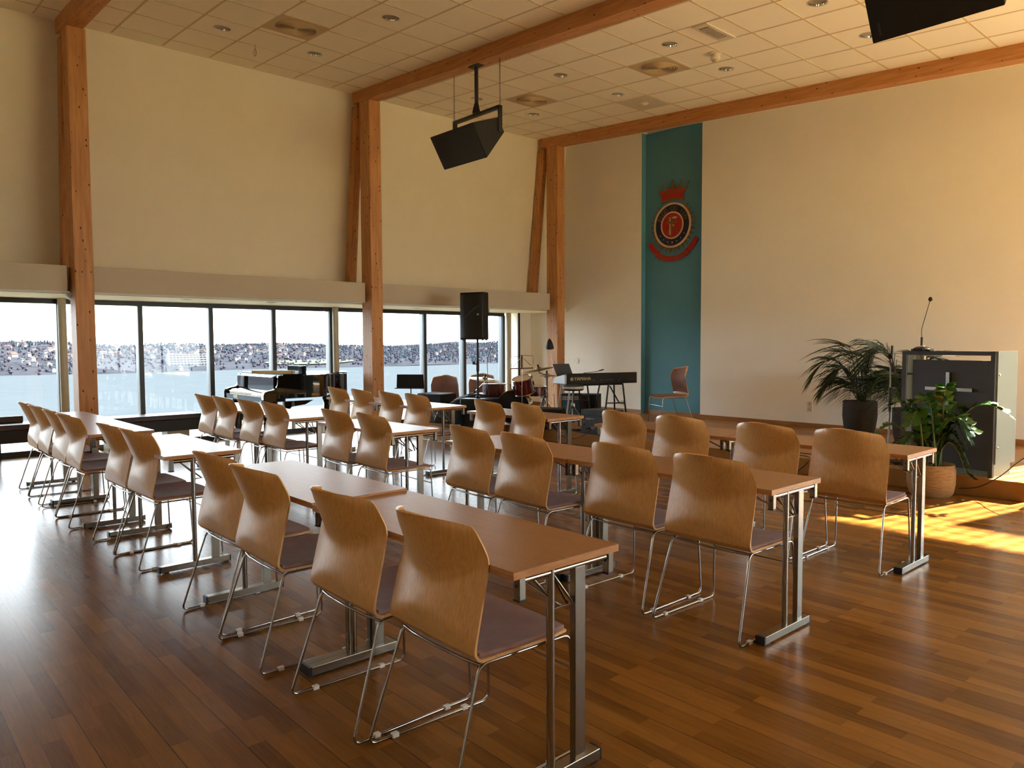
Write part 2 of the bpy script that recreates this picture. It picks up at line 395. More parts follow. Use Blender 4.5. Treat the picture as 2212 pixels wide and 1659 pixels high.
# round white steel posts just inside the glass
for i, y in enumerate((-1.72, 2.2, 6.24, 10.16)):
    m = MB(); m.lathe([(.052, 0), (.052, 2.085)], (-11.45, y, 0), 20)
    tag(m.build('steel_post', M['cream']), ['slim round cream post beside the glass behind the camera side', 'slim round cream post by the glass at the far left', 'slim round cream post by the glass behind the grand piano', 'slim round cream post in the window corner behind the drums'][i], 'post')
m = MB(); m.box(-11.40, -11.37, 10.36, 10.40, 0, 2.085)
tag(m.build('black_corner_strip', M['black'], smooth=0), 'thin black vertical strip beside the cream post in the window corner', 'strip')

# out-of-frame window of the front wall, through which the sun falls: slim upright fins
w = thing('window_5', (-1.8, YF+.3, .25)); w['kind'] = 'structure'; w['label'] = 'tall side window right of the picture, with upright fins'; w['category'] = 'window'
f = MB()
for k in range(43):
    f.box(.12+k*.135, .143+k*.135, .05, .10, 0, 3.65)
f.build('fin', M['alu'], w, smooth=0)
f = MB(); f.box(0, 5.9, -.03, .03, 0, .05); f.box(0, 5.9, -.03, .03, 3.6, 3.65)
for x in (0, 2.26, 4.06, 5.85): f.box(x, x+.05, -.03, .03, 0, 3.65)
f.build('window_frame', M['frame'], w, smooth=0)
g = MB(); g.box(0, 5.9, -.004, .004, .05, 3.6); g.build('pane', M['glass'], w, smooth=0)
g = MB(); g.box(.70, 1.55, -.16, -.15, .0, 3.05); g.build('sun_block_panel', M['wallw'], w, smooth=0)  # unseen opaque panel added to cut a gap in the sun patch
for i, (a, b) in enumerate(((5.6, 9.8),)):  # unseen window added to bring more sky and bounce light indoors
    w = thing('window_%d' % (6+i), (XR+.1, a, .25)); w['kind'] = 'structure'; w['label'] = 'unseen window added in the right wall to let in light'; w['category'] = 'window'
    f = MB(); L = b-a; f.box(-.03, .03, 0, L, 0, .06); f.box(-.03, .03, 0, L, 2.44, 2.5)
    for y in (0, L/3, 2*L/3, L-.06): f.box(-.03, .03, y, y+.06, 0, 2.5)
    f.build('window_frame', M['frame'], w, smooth=0)
    g = MB(); g.box(-.004, .004, 0, L, .06, 2.44); g.build('pane', M['glass'], w, smooth=0)
# ------------------------------------------------------------------ beams, columns, braces
beam_l = ['glulam ceiling beam behind the camera', 'glulam ceiling beam crossing the top left corner', 'glulam ceiling beam carrying the hanging loudspeakers', 'glulam ceiling beam along the top of the front wall']
col_l = ['glulam column behind the camera', 'large glulam column at the left, nearest the camera', 'glulam column at the centre behind the grand piano', 'glulam column in the far corner beside the keyboard']
brace_l = ['leaning timber brace behind the camera', 'leaning timber brace hidden behind the nearest column', 'leaning timber brace left of the central column', 'leaning timber brace left of the far corner column']
for i, y0 in enumerate((-2.0, 2.02, 5.97, 9.95)):
    L = XR+10.32
    m = MB(); dep = .17
    P = lambda x, y, d: (x+10.32, y, zc(x)-zc(-10.32)-d)
    vs = [P(x, y, d) for x in (-10.32, XR) for y in (0, .2) for d in (-.05, dep)]
    m.add(vs, [(0,1,3,2), (4,6,7,5), (0,4,5,1), (2,3,7,6), (0,2,6,4), (1,5,7,3)])
    tag(m.build('timber_beam', M['beam'], smooth=0, bevel=.006, loc=(-10.32, y0, zc(-10.32))), beam_l[i], 'beam')
    zt = zc(-10.15)-dep+.004; 
    m = MB(); m.add([(x, y, z if z else 0) for x in (-.14, .14) for y in (-.1, .1) for z in (0, zc(-10.01+x)-dep+.002)], [(0,1,3,2), (4,6,7,5), (0,4,5,1), (2,3,7,6), (0,2,6,4), (1,5,7,3)])
    tag(m.build('timber_column', M['column'], smooth=0, bevel=.006, loc=(-10.01, y0+.12, 0)), col_l[i], 'column')
    m = MB(); m.prism([(-.035, 5.11), (.12, 5.11), (-.17, 2.395), (-.33, 2.395)], .0, .11, 'y')
    tag(m.build('timber_brace', M['column'], smooth=0, bevel=.004, loc=(-10.35, y0+.03, 0)), brace_l[i], 'brace')
# half-bowl fitting behind the nearest column
m = MB()
prof = [(.15*sin(a), -.10*cos(a)) for a in [k*pi/2/6 for k in range(7)]]
m.lathe([(max(.001, r), z) for r, z in prof]+[(.15, .0)], (-10.15, 2.135, 2.075), 24)
tag(m.build('bowl_lamp', M['cream']), 'small cream half-bowl wall lamp behind the nearest column', 'wall lamp')

# ------------------------------------------------------------------ ceiling fittings
LL = ['recessed chrome ceiling downlight left of the round vent at the top left', 'recessed chrome ceiling downlight at the top, right of the round vent near the nearest bay', 'recessed chrome ceiling downlight between the top left vent and the central beam', 'recessed chrome ceiling downlight above the middle round vent', 'recessed chrome ceiling downlight left of the middle round vent', 'recessed chrome ceiling downlight right of the middle round vent', 'recessed chrome ceiling downlight beside the small plain detector tile', 'recessed chrome ceiling downlight in the far row, right of the hanging loudspeaker', 'recessed chrome ceiling downlight behind the pole of the hanging loudspeaker', 'recessed chrome ceiling downlight cut by the top edge of the picture', 'recessed chrome ceiling downlight just below the loudspeaker at top right']
t = None
Rt = Matrix.Rotation(math.atan(TAN), 4, 'Y')
for i, (x, y) in enumerate(LIGHTS):
    if t is None:
        t = thing('ceiling_downlight', (x, y, zc(x)), 0, LL[i], 'ceiling light', 'recessed ceiling downlights')
        m = MB(); m.lathe([(.092, .02), (.092, -.003), (.104, -.003), (.104, .0), (.098, .02)], seg=32, T=Rt.to_3x3()); m.build('trim_ring', M['white'], t)
        m = MB()
        n = 32
        for k in range(n):      # facetted reflector
            a0, a1 = 2*pi*k/n, 2*pi*(k+1)/n
            q = lambda r, a, z: Rt.to_3x3() @ Vector((r*cos(a), r*sin(a), z))
            am = (a0+a1)/2
            m.add([q(.092,a0,0), q(.088,am,0), q(.092,a1,0), q(.07,a1,.11), q(.067,am,.11), q(.07,a0,.11)], [(0,1,4,5), (1,2,3,4)])
        m.build('reflector', M['lamp'], t, smooth=0)
        m = MB(); m.lathe([(.075, .112), (.075, .118)], seg=20); m.lathe([(.02, .112), (.022, .05), (.012, .04)], seg=12); m.build('bulb', M['lampd'], t)
        t.rotation_euler = (0, 0, 0)
    else:
        c = dup(t, loc=(x, y, zc(x)), label=LL[i])
VL = ['round swirl air vent at the top left, between two downlights', 'round swirl air vent in the middle of the ceiling above the teal strip', 'round swirl air vent behind the hanging loudspeaker']
t = None
for i, (x, y) in enumerate(((-8.38, 4.12), (-6.08, 8.03), (-8.48, 8.03))):
    if t is None:
        t = thing('ceiling_vent', (x, y, zc(x)), 0, VL[i], 'air vent', 'round ceiling vents'); R3 = Rt.to_3x3()
        m = MB(); m.box(-.29, .29, -.29, .29, -.006, -.001, T=R3.to_4x4()); m.build('face_plate', M['vent'], t, smooth=0)
        m = MB(); m.lathe([(.235, -.008), (.235, -.0065)], seg=40, T=R3); m.build('slot_backing', M['ventd'], t)
        m = MB()
        for r in [.03+.0205*k for k in range(11)]:
            m.tube([R3 @ Vector((r*cos(a), r*sin(a), -.012)) for a in [2*pi*q/36 for q in range(36)]], .0058, 5, closed=True)
        m.lathe([(.018, -.016), (.018, -.008)], seg=16, T=R3)
        m.build('ring_vane', M['vent'], t)
    else: dup(t, loc=(x, y, zc(x)), label=VL[i])
t = thing('ceiling_grille', (-4.88, 7.43, zc(-4.88)), 0, 'rectangular slotted grille in a ceiling tile near the top', 'air grille')
m = MB(); m.box(-.10, .10, -.29, .29, -.012, -.001, T=Rt); m.build('grille_frame', M['white'], t, smooth=0)
m = MB(); m.box(-.06, .06, -.20, .20, -.0135, -.0125, T=Rt); m.build('slot_backing', M['ventd'], t, smooth=0)
m = MB()
for k in range(13): m.box(-.06, .06, -.19+k*.03, -.178+k*.03, -.022, -.0136, T=Rt)
m.build('grille_bar', M['white'], t, smooth=0)
t = thing('smoke_detector', (-5.25, 8.03, zc(-5.25)), 0, 'cylindrical white smoke detector hanging under the ceiling', 'smoke detector')
m = MB(); m.lathe([(.075, 0), (.075, -.012), (.06, -.02), (.055, -.02), (.06, -.075), (.05, -.085)], seg=24); m.build('housing', M['white'], t)
m = MB(); m.lathe([(.045, -.085), (.03, -.11), (.02, -.112)], seg=20); m.build('sensor_cap', M['cream'], t)
t = thing('small_detector', (-7.28, 9.23, zc(-7.28)), 0, 'small low detector on a plain pale ceiling tile near the front beam', 'detector')
m = MB(); m.box(-.29, .29, -.29, .29, -.006, -.001, T=Rt); m.build('plain_tile', M['white'], t, smooth=0)
m = MB(); m.lathe([(.07, -.006), (.07, -.018), (.04, -.03), (.03, -.045)], seg=20); m.build('housing', M['white'], t)
m = MB(); x, y = -9.34, 4.03; z = zc(x)
m.tube([(x, y, z), (x+.005, y, z-.06)], .0025, 5)
m.tube([(x+.02*sin(a), y+.006*sin(a), z-.10+.045*cos(a)) for a in [2*pi*k/16 for k in range(16)]], .0025, 5, closed=True)
tag(m.build('wire_loop', M['black']), 'small dark wire loop hanging from the ceiling at top left', 'wire loop')
for i, (x, y) in enumerate(((-10.69, 3.56), (-10.65, 4.76), (-10.95, 7.55))):
    t = thing('soffit_downlight', (x, y, 2.085), 0, ['small flat downlight in the soffit nearest the left column', 'small flat downlight in the soffit above the grand piano', 'small flat downlight in the soffit right of the central column'][i], 'soffit light', 'soffit downlights')
    m = MB(); m.lathe([(.075, 0), (.075, -.004), (.06, -.008), (.06, 0)], seg=24); m.build('trim_ring', M['white'], t)
    m = MB(); m.lathe([(.058, -.002), (.04, -.006), (.02, -.007)], seg=24); m.build('reflector', M['lamp'], t)

# ------------------------------------------------------------------ stage
t = thing('stage_platform', (0, 0, 0), 0, 'low oak stage platform along the front wall', 'stage')
m = MB(); m.prism([(-10.25, YF-.003), (-10.25, 6.85), (-8.86, 6.85), (-8.86, 7.8), (-1.9, 7.9), (-1.9, YF-.003)], 0, STZ, 'z')
m.build('stage_deck', M['stage'], t, smooth=0, bevel=.004)

# ------------------------------------------------------------------ stacking chair (faces +y; origin on the floor at the rear of the runners)
def seat_curve(u):
    """profile (y, z) of the ply shell at lateral u in -1..1, from seat front to top of back, with half width"""
    pts = []
    n1 = 12
    yf = .575-.03*u*u
    for k in range(n1+1):                      # seat pan
        s = k/n1; y = yf+(.165-yf)*s
        z = .437-.012*(1-abs(2*s-1)**2)*(1-u*u)*1.2 - .018*max(0, 1-s*7)**2 + .004*u*u
        w = .225+.02*min(1, s*4)
        if s < .12: w -= .02*(1-s/.12)**2
        pts.append((y, z, w))
    # bend and back: integrate slope dy/dz
    y, z = .165, .437
    bend = [(.135, .441), (.114, .452), (.102, .468)]
    for k, (yy, zz) in enumerate(bend): pts.append((yy, zz, .247+.003*k))
    y, z = .102, .468
    zt = .906-.036*abs(u)**2.3
    n2 = 26; zb = .560-.085*u*u; zi = .672+.095*u*u
    for k in range(1, n2+1):
        zn = z+(zt-.468)/n2; mid = (zn+z)/2
        s1 = 1/(1+math.exp(-(mid-zb)/.010)); s2 = 1/(1+math.exp(-(mid-zi)/.011))
        sl = -.34*(1-s1)+.24*s1*(1-s2)-.42*s2
        if mid > .862: sl -= .35*(mid-.862)/.04
        y += sl*(zn-z); z = zn
        w = .252-.006*max(0, (z-.5)/.3)
        if z > .745: w -= .030*((z-.745)/.13)
        if z > .845: w -= .022*((z-.845)/.035)**2
        pts.append((y, z, w))
    return pts
NU = 16
def shell(umax, rows, t0, t1, inset=0.):
    """closed sheet following the ply profile, rows = (first, last) profile index, between offsets t0 and t1 along the sitting-side normal"""
    us = [umax*(2*i/NU-1) for i in range(NU+1)]
    prof = [seat_curve(u) for u in us]
    G = [[Vector(((p[2]-inset)*u/umax if umax else 0, p[0], p[1])) for p in pr[rows[0]:rows[1]+1]] for u, pr in zip(us, prof)]
    full = [[Vector((p[2]*u, p[0], p[1])) for p in pr] for u, pr in zip(us, prof)]
    ni, nj = len(G), len(G[0]); v = []; f = []
    def nrm(i, j):
        jj = j+rows[0]
        a = full[min(i+1, ni-1)][jj]-full[max(i-1, 0)][jj]; b = full[i][min(jj+1, len(full[0])-1)]-full[i][max(jj-1, 0)]
        return b.cross(a).normalized()*-1
    N_ = [[nrm(i, j) for j in range(nj)] for i in range(ni)]
    if N_[ni//2][0].z < 0 and rows[0] == 0: N_ = [[-n for n in r] for r in N_]
    if rows[0] > 0 and N_[ni//2][nj//2].y < 0: N_ = [[-n for n in r] for r in N_]
    for t in (t0, t1):
        for i in range(ni):
            for j in range(nj): v.append(G[i][j]+N_[i][j]*t)
    K = ni*nj; idx = lambda i, j, s: s*K+i*nj+j
    for i in range(ni-1):
        for j in range(nj-1):
            f.append((idx(i,j,0), idx(i+1,j,0), idx(i+1,j+1,0), idx(i,j+1,0))); f.append((idx(i,j,1), idx(i,j+1,1), idx(i+1,j+1,1), idx(i+1,j,1)))
    for i in range(ni-1):
        for j in (0, nj-1): f.append((idx(i,j,0), idx(i,j,1), idx(i+1,j,1), idx(i+1,j,0)))
    for j in range(nj-1):
        for i in (0, ni-1): f.append((idx(i,j,0), idx(i,j+1,0), idx(i,j+1,1), idx(i,j,1)))
    return MB().add(v, f)

def make_chair(label, group):
    t = thing('stacking_chair', (0, 0, 0), 0, label, 'chair', group)
    def b(mb, name, m, bev=0, par=t): return mb.build(name, m, par, smooth=50, bevel=bev)
    b(shell(1, (15, 41), -.005, .005), 'backrest', M['veneer'])
    b(shell(1, (0, 15), -.005, .005), 'seat', M['edge'])
    b(shell(.95, (1, 14), .0055, .020, .008), 'seat_cushion', M['fabric'], .004)
    b(shell(.95, (17, 40), .0055, .013, .008), 'back_cushion', M['fabric'], .003)
    for s in (-1, 1):
        p = fillet([(s*.228, .135, .424), (s*.235, .532, .424), (s*.250, .549, .0065), (s*.257, .0, .0065)], .035, 6, closed=True)
        b(MB().tube(p, .0056, 8, closed=True), 'leg', M['chrome'])
        for y in ((.10, .42) if s > 0 else (.11, .43)):
            b(MB().box(s*.255-.010, s*.255+.010, y-.013, y+.013, .0, .017), 'glide', M['clear'], .002)
    b(MB().tube([(-.228, .14, .421), (-.15, .128, .421), (0, .122, .421), (.15, .128, .421), (.228, .14, .421)], .0056, 8), 'rear_rod', M['chrome'])
    b(MB().tube([(-.244, .541, .30), (.244, .541, .30)], .0048, 8), 'stretcher', M['chrome'])
    return t

ROW = {
 'A': [(-2.05,1.353,-1.5),(-2.60,1.320,-.6),(-3.385,1.310,-1.2),(-3.945,1.335,1.5),(-5.37,1.349,1.3),(-5.89,1.328,1.2),(-6.95,1.276,-.8),(-7.48,1.274,.6),(-8.15,1.273,-1.0),(-8.66,1.27,-.4)],
 'B': [(-2.13,3.110,-.8),(-2.715,3.120,-.6),(-3.455,3.045,-2.5),(-4.02,3.065,-3.2),(-5.30,3.080,-2.0),(-5.84,3.050,-1.8),(-7.02,3.02,-.4),(-7.53,2.99,-1.2),(-8.16,2.969,-.2),(-8.69,2.962,-2.2)],
 'C': [(-2.13,4.690,1.5),(-2.70,4.65,-1.5),(-3.42,4.67,1.5),(-4.02,4.68,-3),(-5.19,4.68,-4),(-5.70,4.64,-4),(-7.02,4.70,-1),(-7.56,4.69,-1),(-8.22,4.70,0),(-8.82,4.70,-1)],
}
ORD = ['rightmost', 'second from the right', 'third from the right', 'fourth from the right', 'fifth from the right', 'sixth from the right', 'fourth from the left', 'third from the left', 'second from the left', 'leftmost']
RN = {'A': 'nearest row', 'B': 'middle row', 'C': 'far row'}
proto = None
for k in 'ABC':
    for i, (x, y, a) in enumerate(ROW[k]):
        lab = 'oak-backed chrome sled chair, back to us, %s in the %s' % (ORD[i], RN[k])
        grp = 'wooden chairs in the '+RN[k]
        if proto is None: proto = make_chair(lab, grp); proto.location = (x, y, 0); proto.rotation_euler = (0, 0, radians(a))
        else: dup(proto, loc=(x, y, 0), rz=radians(a), label=lab, group=grp)
# chair alone on the stage and two chairs by the far window, facing the hall
fx, fy = cos(radians(-122)), sin(radians(-122))
dup(proto, loc=(-7.02, 10.02, STZ), rz=radians(-122-90+5), label='mauve-upholstered chair alone on the stage before the teal strip', group='upholstered chairs seen from the front')
dup(proto, loc=(-10.72, 8.02, 0), rz=radians(-140), label='mauve-upholstered chair by the far window, between music stand and drums', group='upholstered chairs seen from the front')
dup(proto, loc=(-10.78, 8.92, 0), rz=radians(-140), label='mauve-upholstered chair by the far window, half hidden behind the left cymbal', group='upholstered chairs seen from the front')

# ------------------------------------------------------------------ folding tables
def make_table(L, x0, y0, label, group, rz=0):
    """x0,y0 = near left corner of the top"""
    W = .495; ZT = .748
    t = thing('folding_table', (x0, y0, 0), radians(rz), label, 'table', group)
    m = MB(); m.box(0, L, 0, W, ZT-.003, ZT); m.build('laminate_surface', M['table'], t, smooth=0)
    m = MB(); m.box(-.001, L+.001, -.001, W+.001, ZT-.026, ZT-.0031); m.build('tabletop', M['tedge'], t, smooth=0, bevel=.0015)
    for s in (0, 1):
        X = L-.022 if s else .022
        lg = thing('leg_frame', (X, 0, 0)); lg.parent = t
        q = -1 if s else 1
        m = MB(); m.box(-.024, .024, -.045, .40, .008, .046); m.build('foot_bar', M['steel'], lg, smooth=0, bevel=.002)
        m = MB(); m.box(-.025, .025, -.052, -.040, .006, .047); m.box(-.025, .025, .398, .404, .006, .047); m.box(-.02, .02, -.02, .01, 0, .009); m.box(-.02, .02, .36, .39, 0, .009); m.build('end_cap', M['black'], lg, smooth=0)
        m = MB(); m.tube([(0, .18, .045), (0, .18, ZT-.03)], .014, 14); m.build('round_post', M['chrome'], lg)
        m = MB(); m.box(-.013, .013, .285, .335, .045, ZT-.045); m.build('flat_post', M['steel'], lg, smooth=0, bevel=.002)
        m = MB(); m.tube([(0, .06, ZT-.04), (0, .445, ZT-.04)], .012, 12); m.build('top_rail', M['chrome'], lg)
        m = MB()
        m.tube([(0, .10, ZT-.045), (0, .175, ZT-.12)], .005, 8); m.tube([(0, .195, ZT-.055), (0, .285, ZT-.165), (0, .19, ZT-.165)], .005, 8)
        m.tube([(q*.22, .13, ZT-.045), (0, .235, ZT-.165)], .005, 8); m.tube([(q*.22, .34, ZT-.045), (0, .26, ZT-.165)], .005, 8)
        m.build('brace_rod', M['steel'], lg)
        for yy in (.045, .465):
            m = MB(); m.box(-.014+q*.0, .014, yy-.014, yy+.014, ZT-.10, ZT-.026); m.build('hook_bracket', M['steel'], lg, smooth=0, bevel=.003)
            m = MB(); m.box(-.015, .015, yy-.015, yy+.015, ZT-.104, ZT-.0985)
            m.build('bracket_cap', M['black'], lg, smooth=0)
            m = MB(); m.lathe([(.005, 0), (.005, .001)], (0, yy-.0142, ZT-.055), 10, T=Matrix.Rotation(pi/2, 3, 'X')); m.build('keyhole', M['black'], lg, smooth=0)
    return t
TB = [
 ('A', -3.005, -1.685, 1.510), ('A', -4.245, -3.008, 1.510), ('A', -6.215, -4.965, 1.490), ('A', -7.850, -6.620, 1.420), ('A', -9.100, -7.853, 1.420),
 ('B', -3.150, -1.805, 3.270), ('B', -4.370, -3.153, 3.255), ('B', -6.250, -5.050, 3.205), ('B', -7.900, -6.690, 3.150), ('B', -9.080, -7.903, 3.140),
 ('C', -3.105, -1.800, 4.900), ('C', -4.385, -3.108, 4.890), ('C', -6.170, -4.960, 4.880), ('C', -7.930, -6.730, 4.820), ('C', -9.130, -7.933, 4.820)]
OT = ['rightmost', 'second from the right', 'third from the right', 'second from the left', 'leftmost']
cnt = {}
for k, x0, x1, y0 in TB:
    i = cnt.get(k, 0); cnt[k] = i+1
    o_ = make_table(x1-x0, x0, y0, 'narrow oak-topped folding table with chrome T-legs, %s in the %s' % (OT[i], RN[k]), 'folding tables in the '+RN[k])
    if (k, i) == ('A', 1):
        for ch in o_.children:
            if ch.type == 'MESH': ch.location.z = .009

# ------------------------------------------------------------------ window benches
for i, (a, b, lab) in enumerate(((-3.6, 1.80, 'long dark leather window bench at the left edge, before the nearest column'), (2.38, 3.84, 'dark leather window bench between the nearest column and the grand piano'))):
    t = thing('window_bench', (-11.02, a, 0), 0, lab, 'bench', 'window benches'); L = b-a
    m = MB(); m.box(-.42, 0, 0, L, .40, .475); m.build('seat_pad', M['leather'], t, bevel=.015)
    m = MB(); m.box(-.40, -.015, .01, L-.01, .245, .399); m.build('front_box', M['benchf'], t, smooth=0)
    for y in (.25, L-.45) if i else (.3, 1.6, 3.0, L-.7):
        m = MB(); m.box(-.36, -.10, y, y+.30, 0, .245); m.build('pedestal', M['cream'], t, smooth=0)
t = thing('backrest_rail', (-11.33, -3.6, 0), 0, 'dark rail standing above the left window bench', 'rail')
m = MB(); m.box(-.05, 0, 0, 5.3, .475, .56); m.build('rail_pad', M['leather'], t, bevel=.01)
m = MB()
for y in (.3, 2.6, 5.0): m.box(-.045, -.02, y, y+.05, 0, .475)
m.build('rail_post', M['black'], t, smooth=0)

# ------------------------------------------------------------------ hanging loudspeakers
def hang_speaker(X, lab):
    """X = right end of the box; the front face looks to -y and down"""
    xc = X-.45; yb = 6.07; zb = zc(xc)-.17
    t = thing('hanging_loudspeaker', (xc, yb, zb), 0, lab, 'loudspeaker', 'hanging loudspeakers')
    dz = -zb
    # side profile (y,z) relative to beam underside
    prof = [(-.425, 4.065+dz), (-.02, 4.205+dz), (.08, 4.045+dz), (-.20, 3.69+dz)]
    q = .22
    m = MB(); m.prism(prof, -.42, .44, 'x'); m.build('cabinet', M['blackm'], t, smooth=0, bevel=.008)
    # grille on the front face
    a, b = Vector((0, *prof[0])), Vector((0, *prof[3])); d = (b-a).normalized(); n = Vector((0, -d.z, d.y)).normalized()
    if n.y > 0: n = -n
    m = MB(); p0, p1 = a+d*.015, b-d*.015
    vs = []
    for x in (-.405, .425):
        for p in (p0, p1):
            for o in (-.004, .007): vs.append(Vector((x, 0, 0))+p+n*o)
    m.add(vs, [(0,1,3,2), (4,6,7,5), (0,4,5,1), (2,3,7,6), (0,2,6,4), (1,5,7,3)]); m.build('grille', M['grille'], t, smooth=0)
    m = MB(); p = a+d*.30; vs = []
    for x in (-.36, -.345):
        for pp in (p, p+d*.09):
            for o in (.006, .009): vs.append(Vector((x, 0, 0))+pp+n*o)
    m.add(vs, [(0,1,3,2), (4,6,7,5), (0,4,5,1), (2,3,7,6), (0,2,6,4), (1,5,7,3)]); m.build('badge', M['dgrey'], t, smooth=0)
    zt = 4.35+dz
    m = MB(); m.box(-.44, .46, -.03, .03, zt-.035, zt)
    for x in (-.46, .44): m.box(x, x+.03 if x < 0 else x+.02, -.03, .03, zt-.32 if x > 0 else zt-.30, zt)
    m.build('bracket', M['black'], t, smooth=0, bevel=.004)
    m = MB(); m.tube([(0, 0, -.015), (0, 0, zt+.10)], .025, 12); m.lathe([(.03, .0), (.07, -.14)], (0, 0, zt+.14), 4); m.box(-.10, .10, -.05, .05, -.012, 0); m.build('drop_pole', M['black'], t)
    for x, zz in ((-.46, zt-.02), (.45, zt-.20)):
        m = MB(); z = 0; k = 0
        while z > zz:
            c = z-.022; r = []
            for a_ in range(10):
                an = 2*pi*a_/10; u, v = .008*cos(an), .019*sin(an)
                r.append((x+u, .0, c+v) if k % 2 else (x, u, c+v))
            m.tube(r, .0024, 4, closed=True); z -= .030; k += 1
        m.build('safety_chain', M['dgrey'], t)
    return t
hang_speaker(-6.98, 'black loudspeaker hanging on pole and chains from the central beam')
hang_speaker(-1.60, 'black loudspeaker hanging at the top right corner, cut by the frame')

# ------------------------------------------------------------------ emblem on the teal strip
EX, EY, EZ = -7.915, YF+.108, 3.50
t = thing('salvation_emblem', (EX, EY, EZ), 0, 'red, navy and gold crest with crown and banner on the teal strip', 'emblem'); t.name = 'crest_emblem'
def ring(r0, r1, y0, y1, n=64, sx=1., a0=0, a1=2*pi):
    m = MB(); closed = abs(a1-a0-2*pi) < 1e-6; k = n if closed else n+1
    vs = []
    for i in range(k):
        a = a0+(a1-a0)*i/n
        for r in (r0, r1):
            for y in (y0, y1): vs.append((r*cos(a)*sx, y, r*sin(a)))
    fs = []
    for i in range(n):
        A = 4*i; B = 4*((i+1) % k)
        fs += [(A, B, B+2, A+2), (A+1, A+3, B+3, B+1), (A, A+1, B+1, B), (A+2, B+2, B+3, A+3)]
    if not closed: fs += [(0, 2, 3, 1), (4*n, 4*n+1, 4*n+3, 4*n+2)]
    return m.add(vs, fs)
m = MB()
for k in range(30):
    a = 2*pi*k/30
    if 55 < math.degrees(a) < 125: continue
    p = [(.36*cos(a-.10), .36*sin(a-.10)), (.36*cos(a+.10), .36*sin(a+.10)), (.475*cos(a), .475*sin(a))]
    m.prism(p, -.018, -.004, 'y')
m.build('sun_rays', M['gold'], t, smooth=0)
ring(.0, .365, -.022, -.004).build('navy_disc', M['navy'], t, smooth=0)
ring(.355, .388, -.032, -.004).build('outer_ring', M['ivory'], t, smooth=0)
ring(.212, .236, -.032, -.022).build('inner_ring', M['ivory'], t, smooth=0)
ring(.0, .214, -.027, -.022).build('red_disc', M['red'], t, smooth=0)
m = MB()
for k in range(7):
    a = radians(-90+(k-3)*19); m.lathe([(.010 if k != 3 else .014, 0), (.004, .008)], (.295*cos(a), -.022, .295*sin(a)), 10, T=Matrix.Rotation(pi/2, 3, 'X'))
m.build('stud', M['ivory'], t)
m = MB(); m.box(-.055, -.025, -.036, -.028, -.16, .14); m.box(-.055, .10, -.036, -.028, .11, .14); m.box(-.055, .045, -.036, -.028, -.02, .01); m.build('letter', M['ivory'], t, smooth=0)
m = MB(); m.box(-.018, .012, -.044, -.036, -.19, .17); m.box(-.125, .125, -.044, -.036, .035, .065); m.build('cross', M['gold'], t, smooth=0)
m = MB()
for s in (-1, 1): m.tube([(-s*.12, -.034, -.13), (s*.12, -.034, .13)], .005, 6); m.tube([(-s*.12-.02, -.034, -.10), (-s*.10+.01, -.034, -.13)], .004, 6)
m.build('crossed_swords', M['gold'], t)
def arc_text(s, r, mid, size, y, m_, name, inv=False, step=.1):
    n = len(s); mb = MB()
    for i, ch in enumerate(s):
        if ch == ' ': continue
        off = (i-(n-1)/2)*step
        a = mid-off if not inv else mid+off
        vs, fs = textmesh(ch, size, .002)
        R = Matrix.Rotation(a-pi/2 if not inv else a+pi/2, 2)
        out = []
        for v in vs:
            p = R @ Vector((v.x*1., v.y)); out.append((r*cos(a)+p.x, y-v.z, r*sin(a)+p.y))
        mb.add(out, fs)
    return mb.build(name, m_, t, smooth=0)
arc_text('BLOD OG ILD', .288, pi/2, .105, -.025, M['gold'], 'motto_lettering', step=.235)
# banner
ring(.53, .625, -.030, -.016, 40, 1., radians(-125), radians(-55)).build('banner', M['red'], t, smooth=0)
for s in (-1, 1):
    a0, a1 = (radians(-150), radians(-121)) if s < 0 else (radians(-59), radians(-28))
    ring(.51, .605, -.018, -.004, 16, 1., a0, a1).build('banner_tail', M['red'], t, smooth=0)
arc_text('FRELSESARMEEN', .578, -pi/2, .088, -.032, M['gold'], 'banner_lettering', inv=True, step=.092)
# crown
m = MB()
base = [(-.215, .40), (.215, .40), (.235, .50), (-.235, .50)]
m.prism([(-.21, .42), (-.10, .455), (0, .465), (.10, .455), (.21, .42), (.235, .53), (.12, .565), (0, .575), (-.12, .565), (-.235, .53)], -.026, -.012, 'y')
m.prism([(-.235, .52), (0, .565), (.235, .52), (.265, .62), (.16, .60), (.13, .65), (.06, .62), (0, .665), (-.06, .62), (-.13, .65), (-.16, .60), (-.265, .62)], -.024, -.012, 'y')
m.build('crown', M['red'], t, smooth=0)
m = MB()
for x0, x1, xt, zt_, zb_ in ((-.275, -.235, -.335, .70, .56), (-.165, -.105, -.175, .74, .60), (-.035, .035, 0, .77, .62), (.105, .165, .175, .74, .60), (.235, .275, .335, .70, .56)):
    m.prism([(x0, zb_), (x1, zb_), (xt, zt_)], -.028, -.012, 'y'); m.lathe([(.012, 0), (.012, .012)], (xt, -.014, zt_), 8, T=Matrix.Rotation(pi/2, 3, 'X'))
m.build('crown_point', M['gold'], t, smooth=0)
m = MB()
for z0, th in ((.385, .035), (.515, .028)):
    n = 12
    lo = [(-.235+.47*k/n, z0+.045*(1-(2*k/n-1)**2)) for k in range(n+1)]
    m.prism(lo+[(x, z+th) for x, z in lo[::-1]], -.034, -.012, 'y')
m.build('crown_band', M['gold'], t, smooth=0)

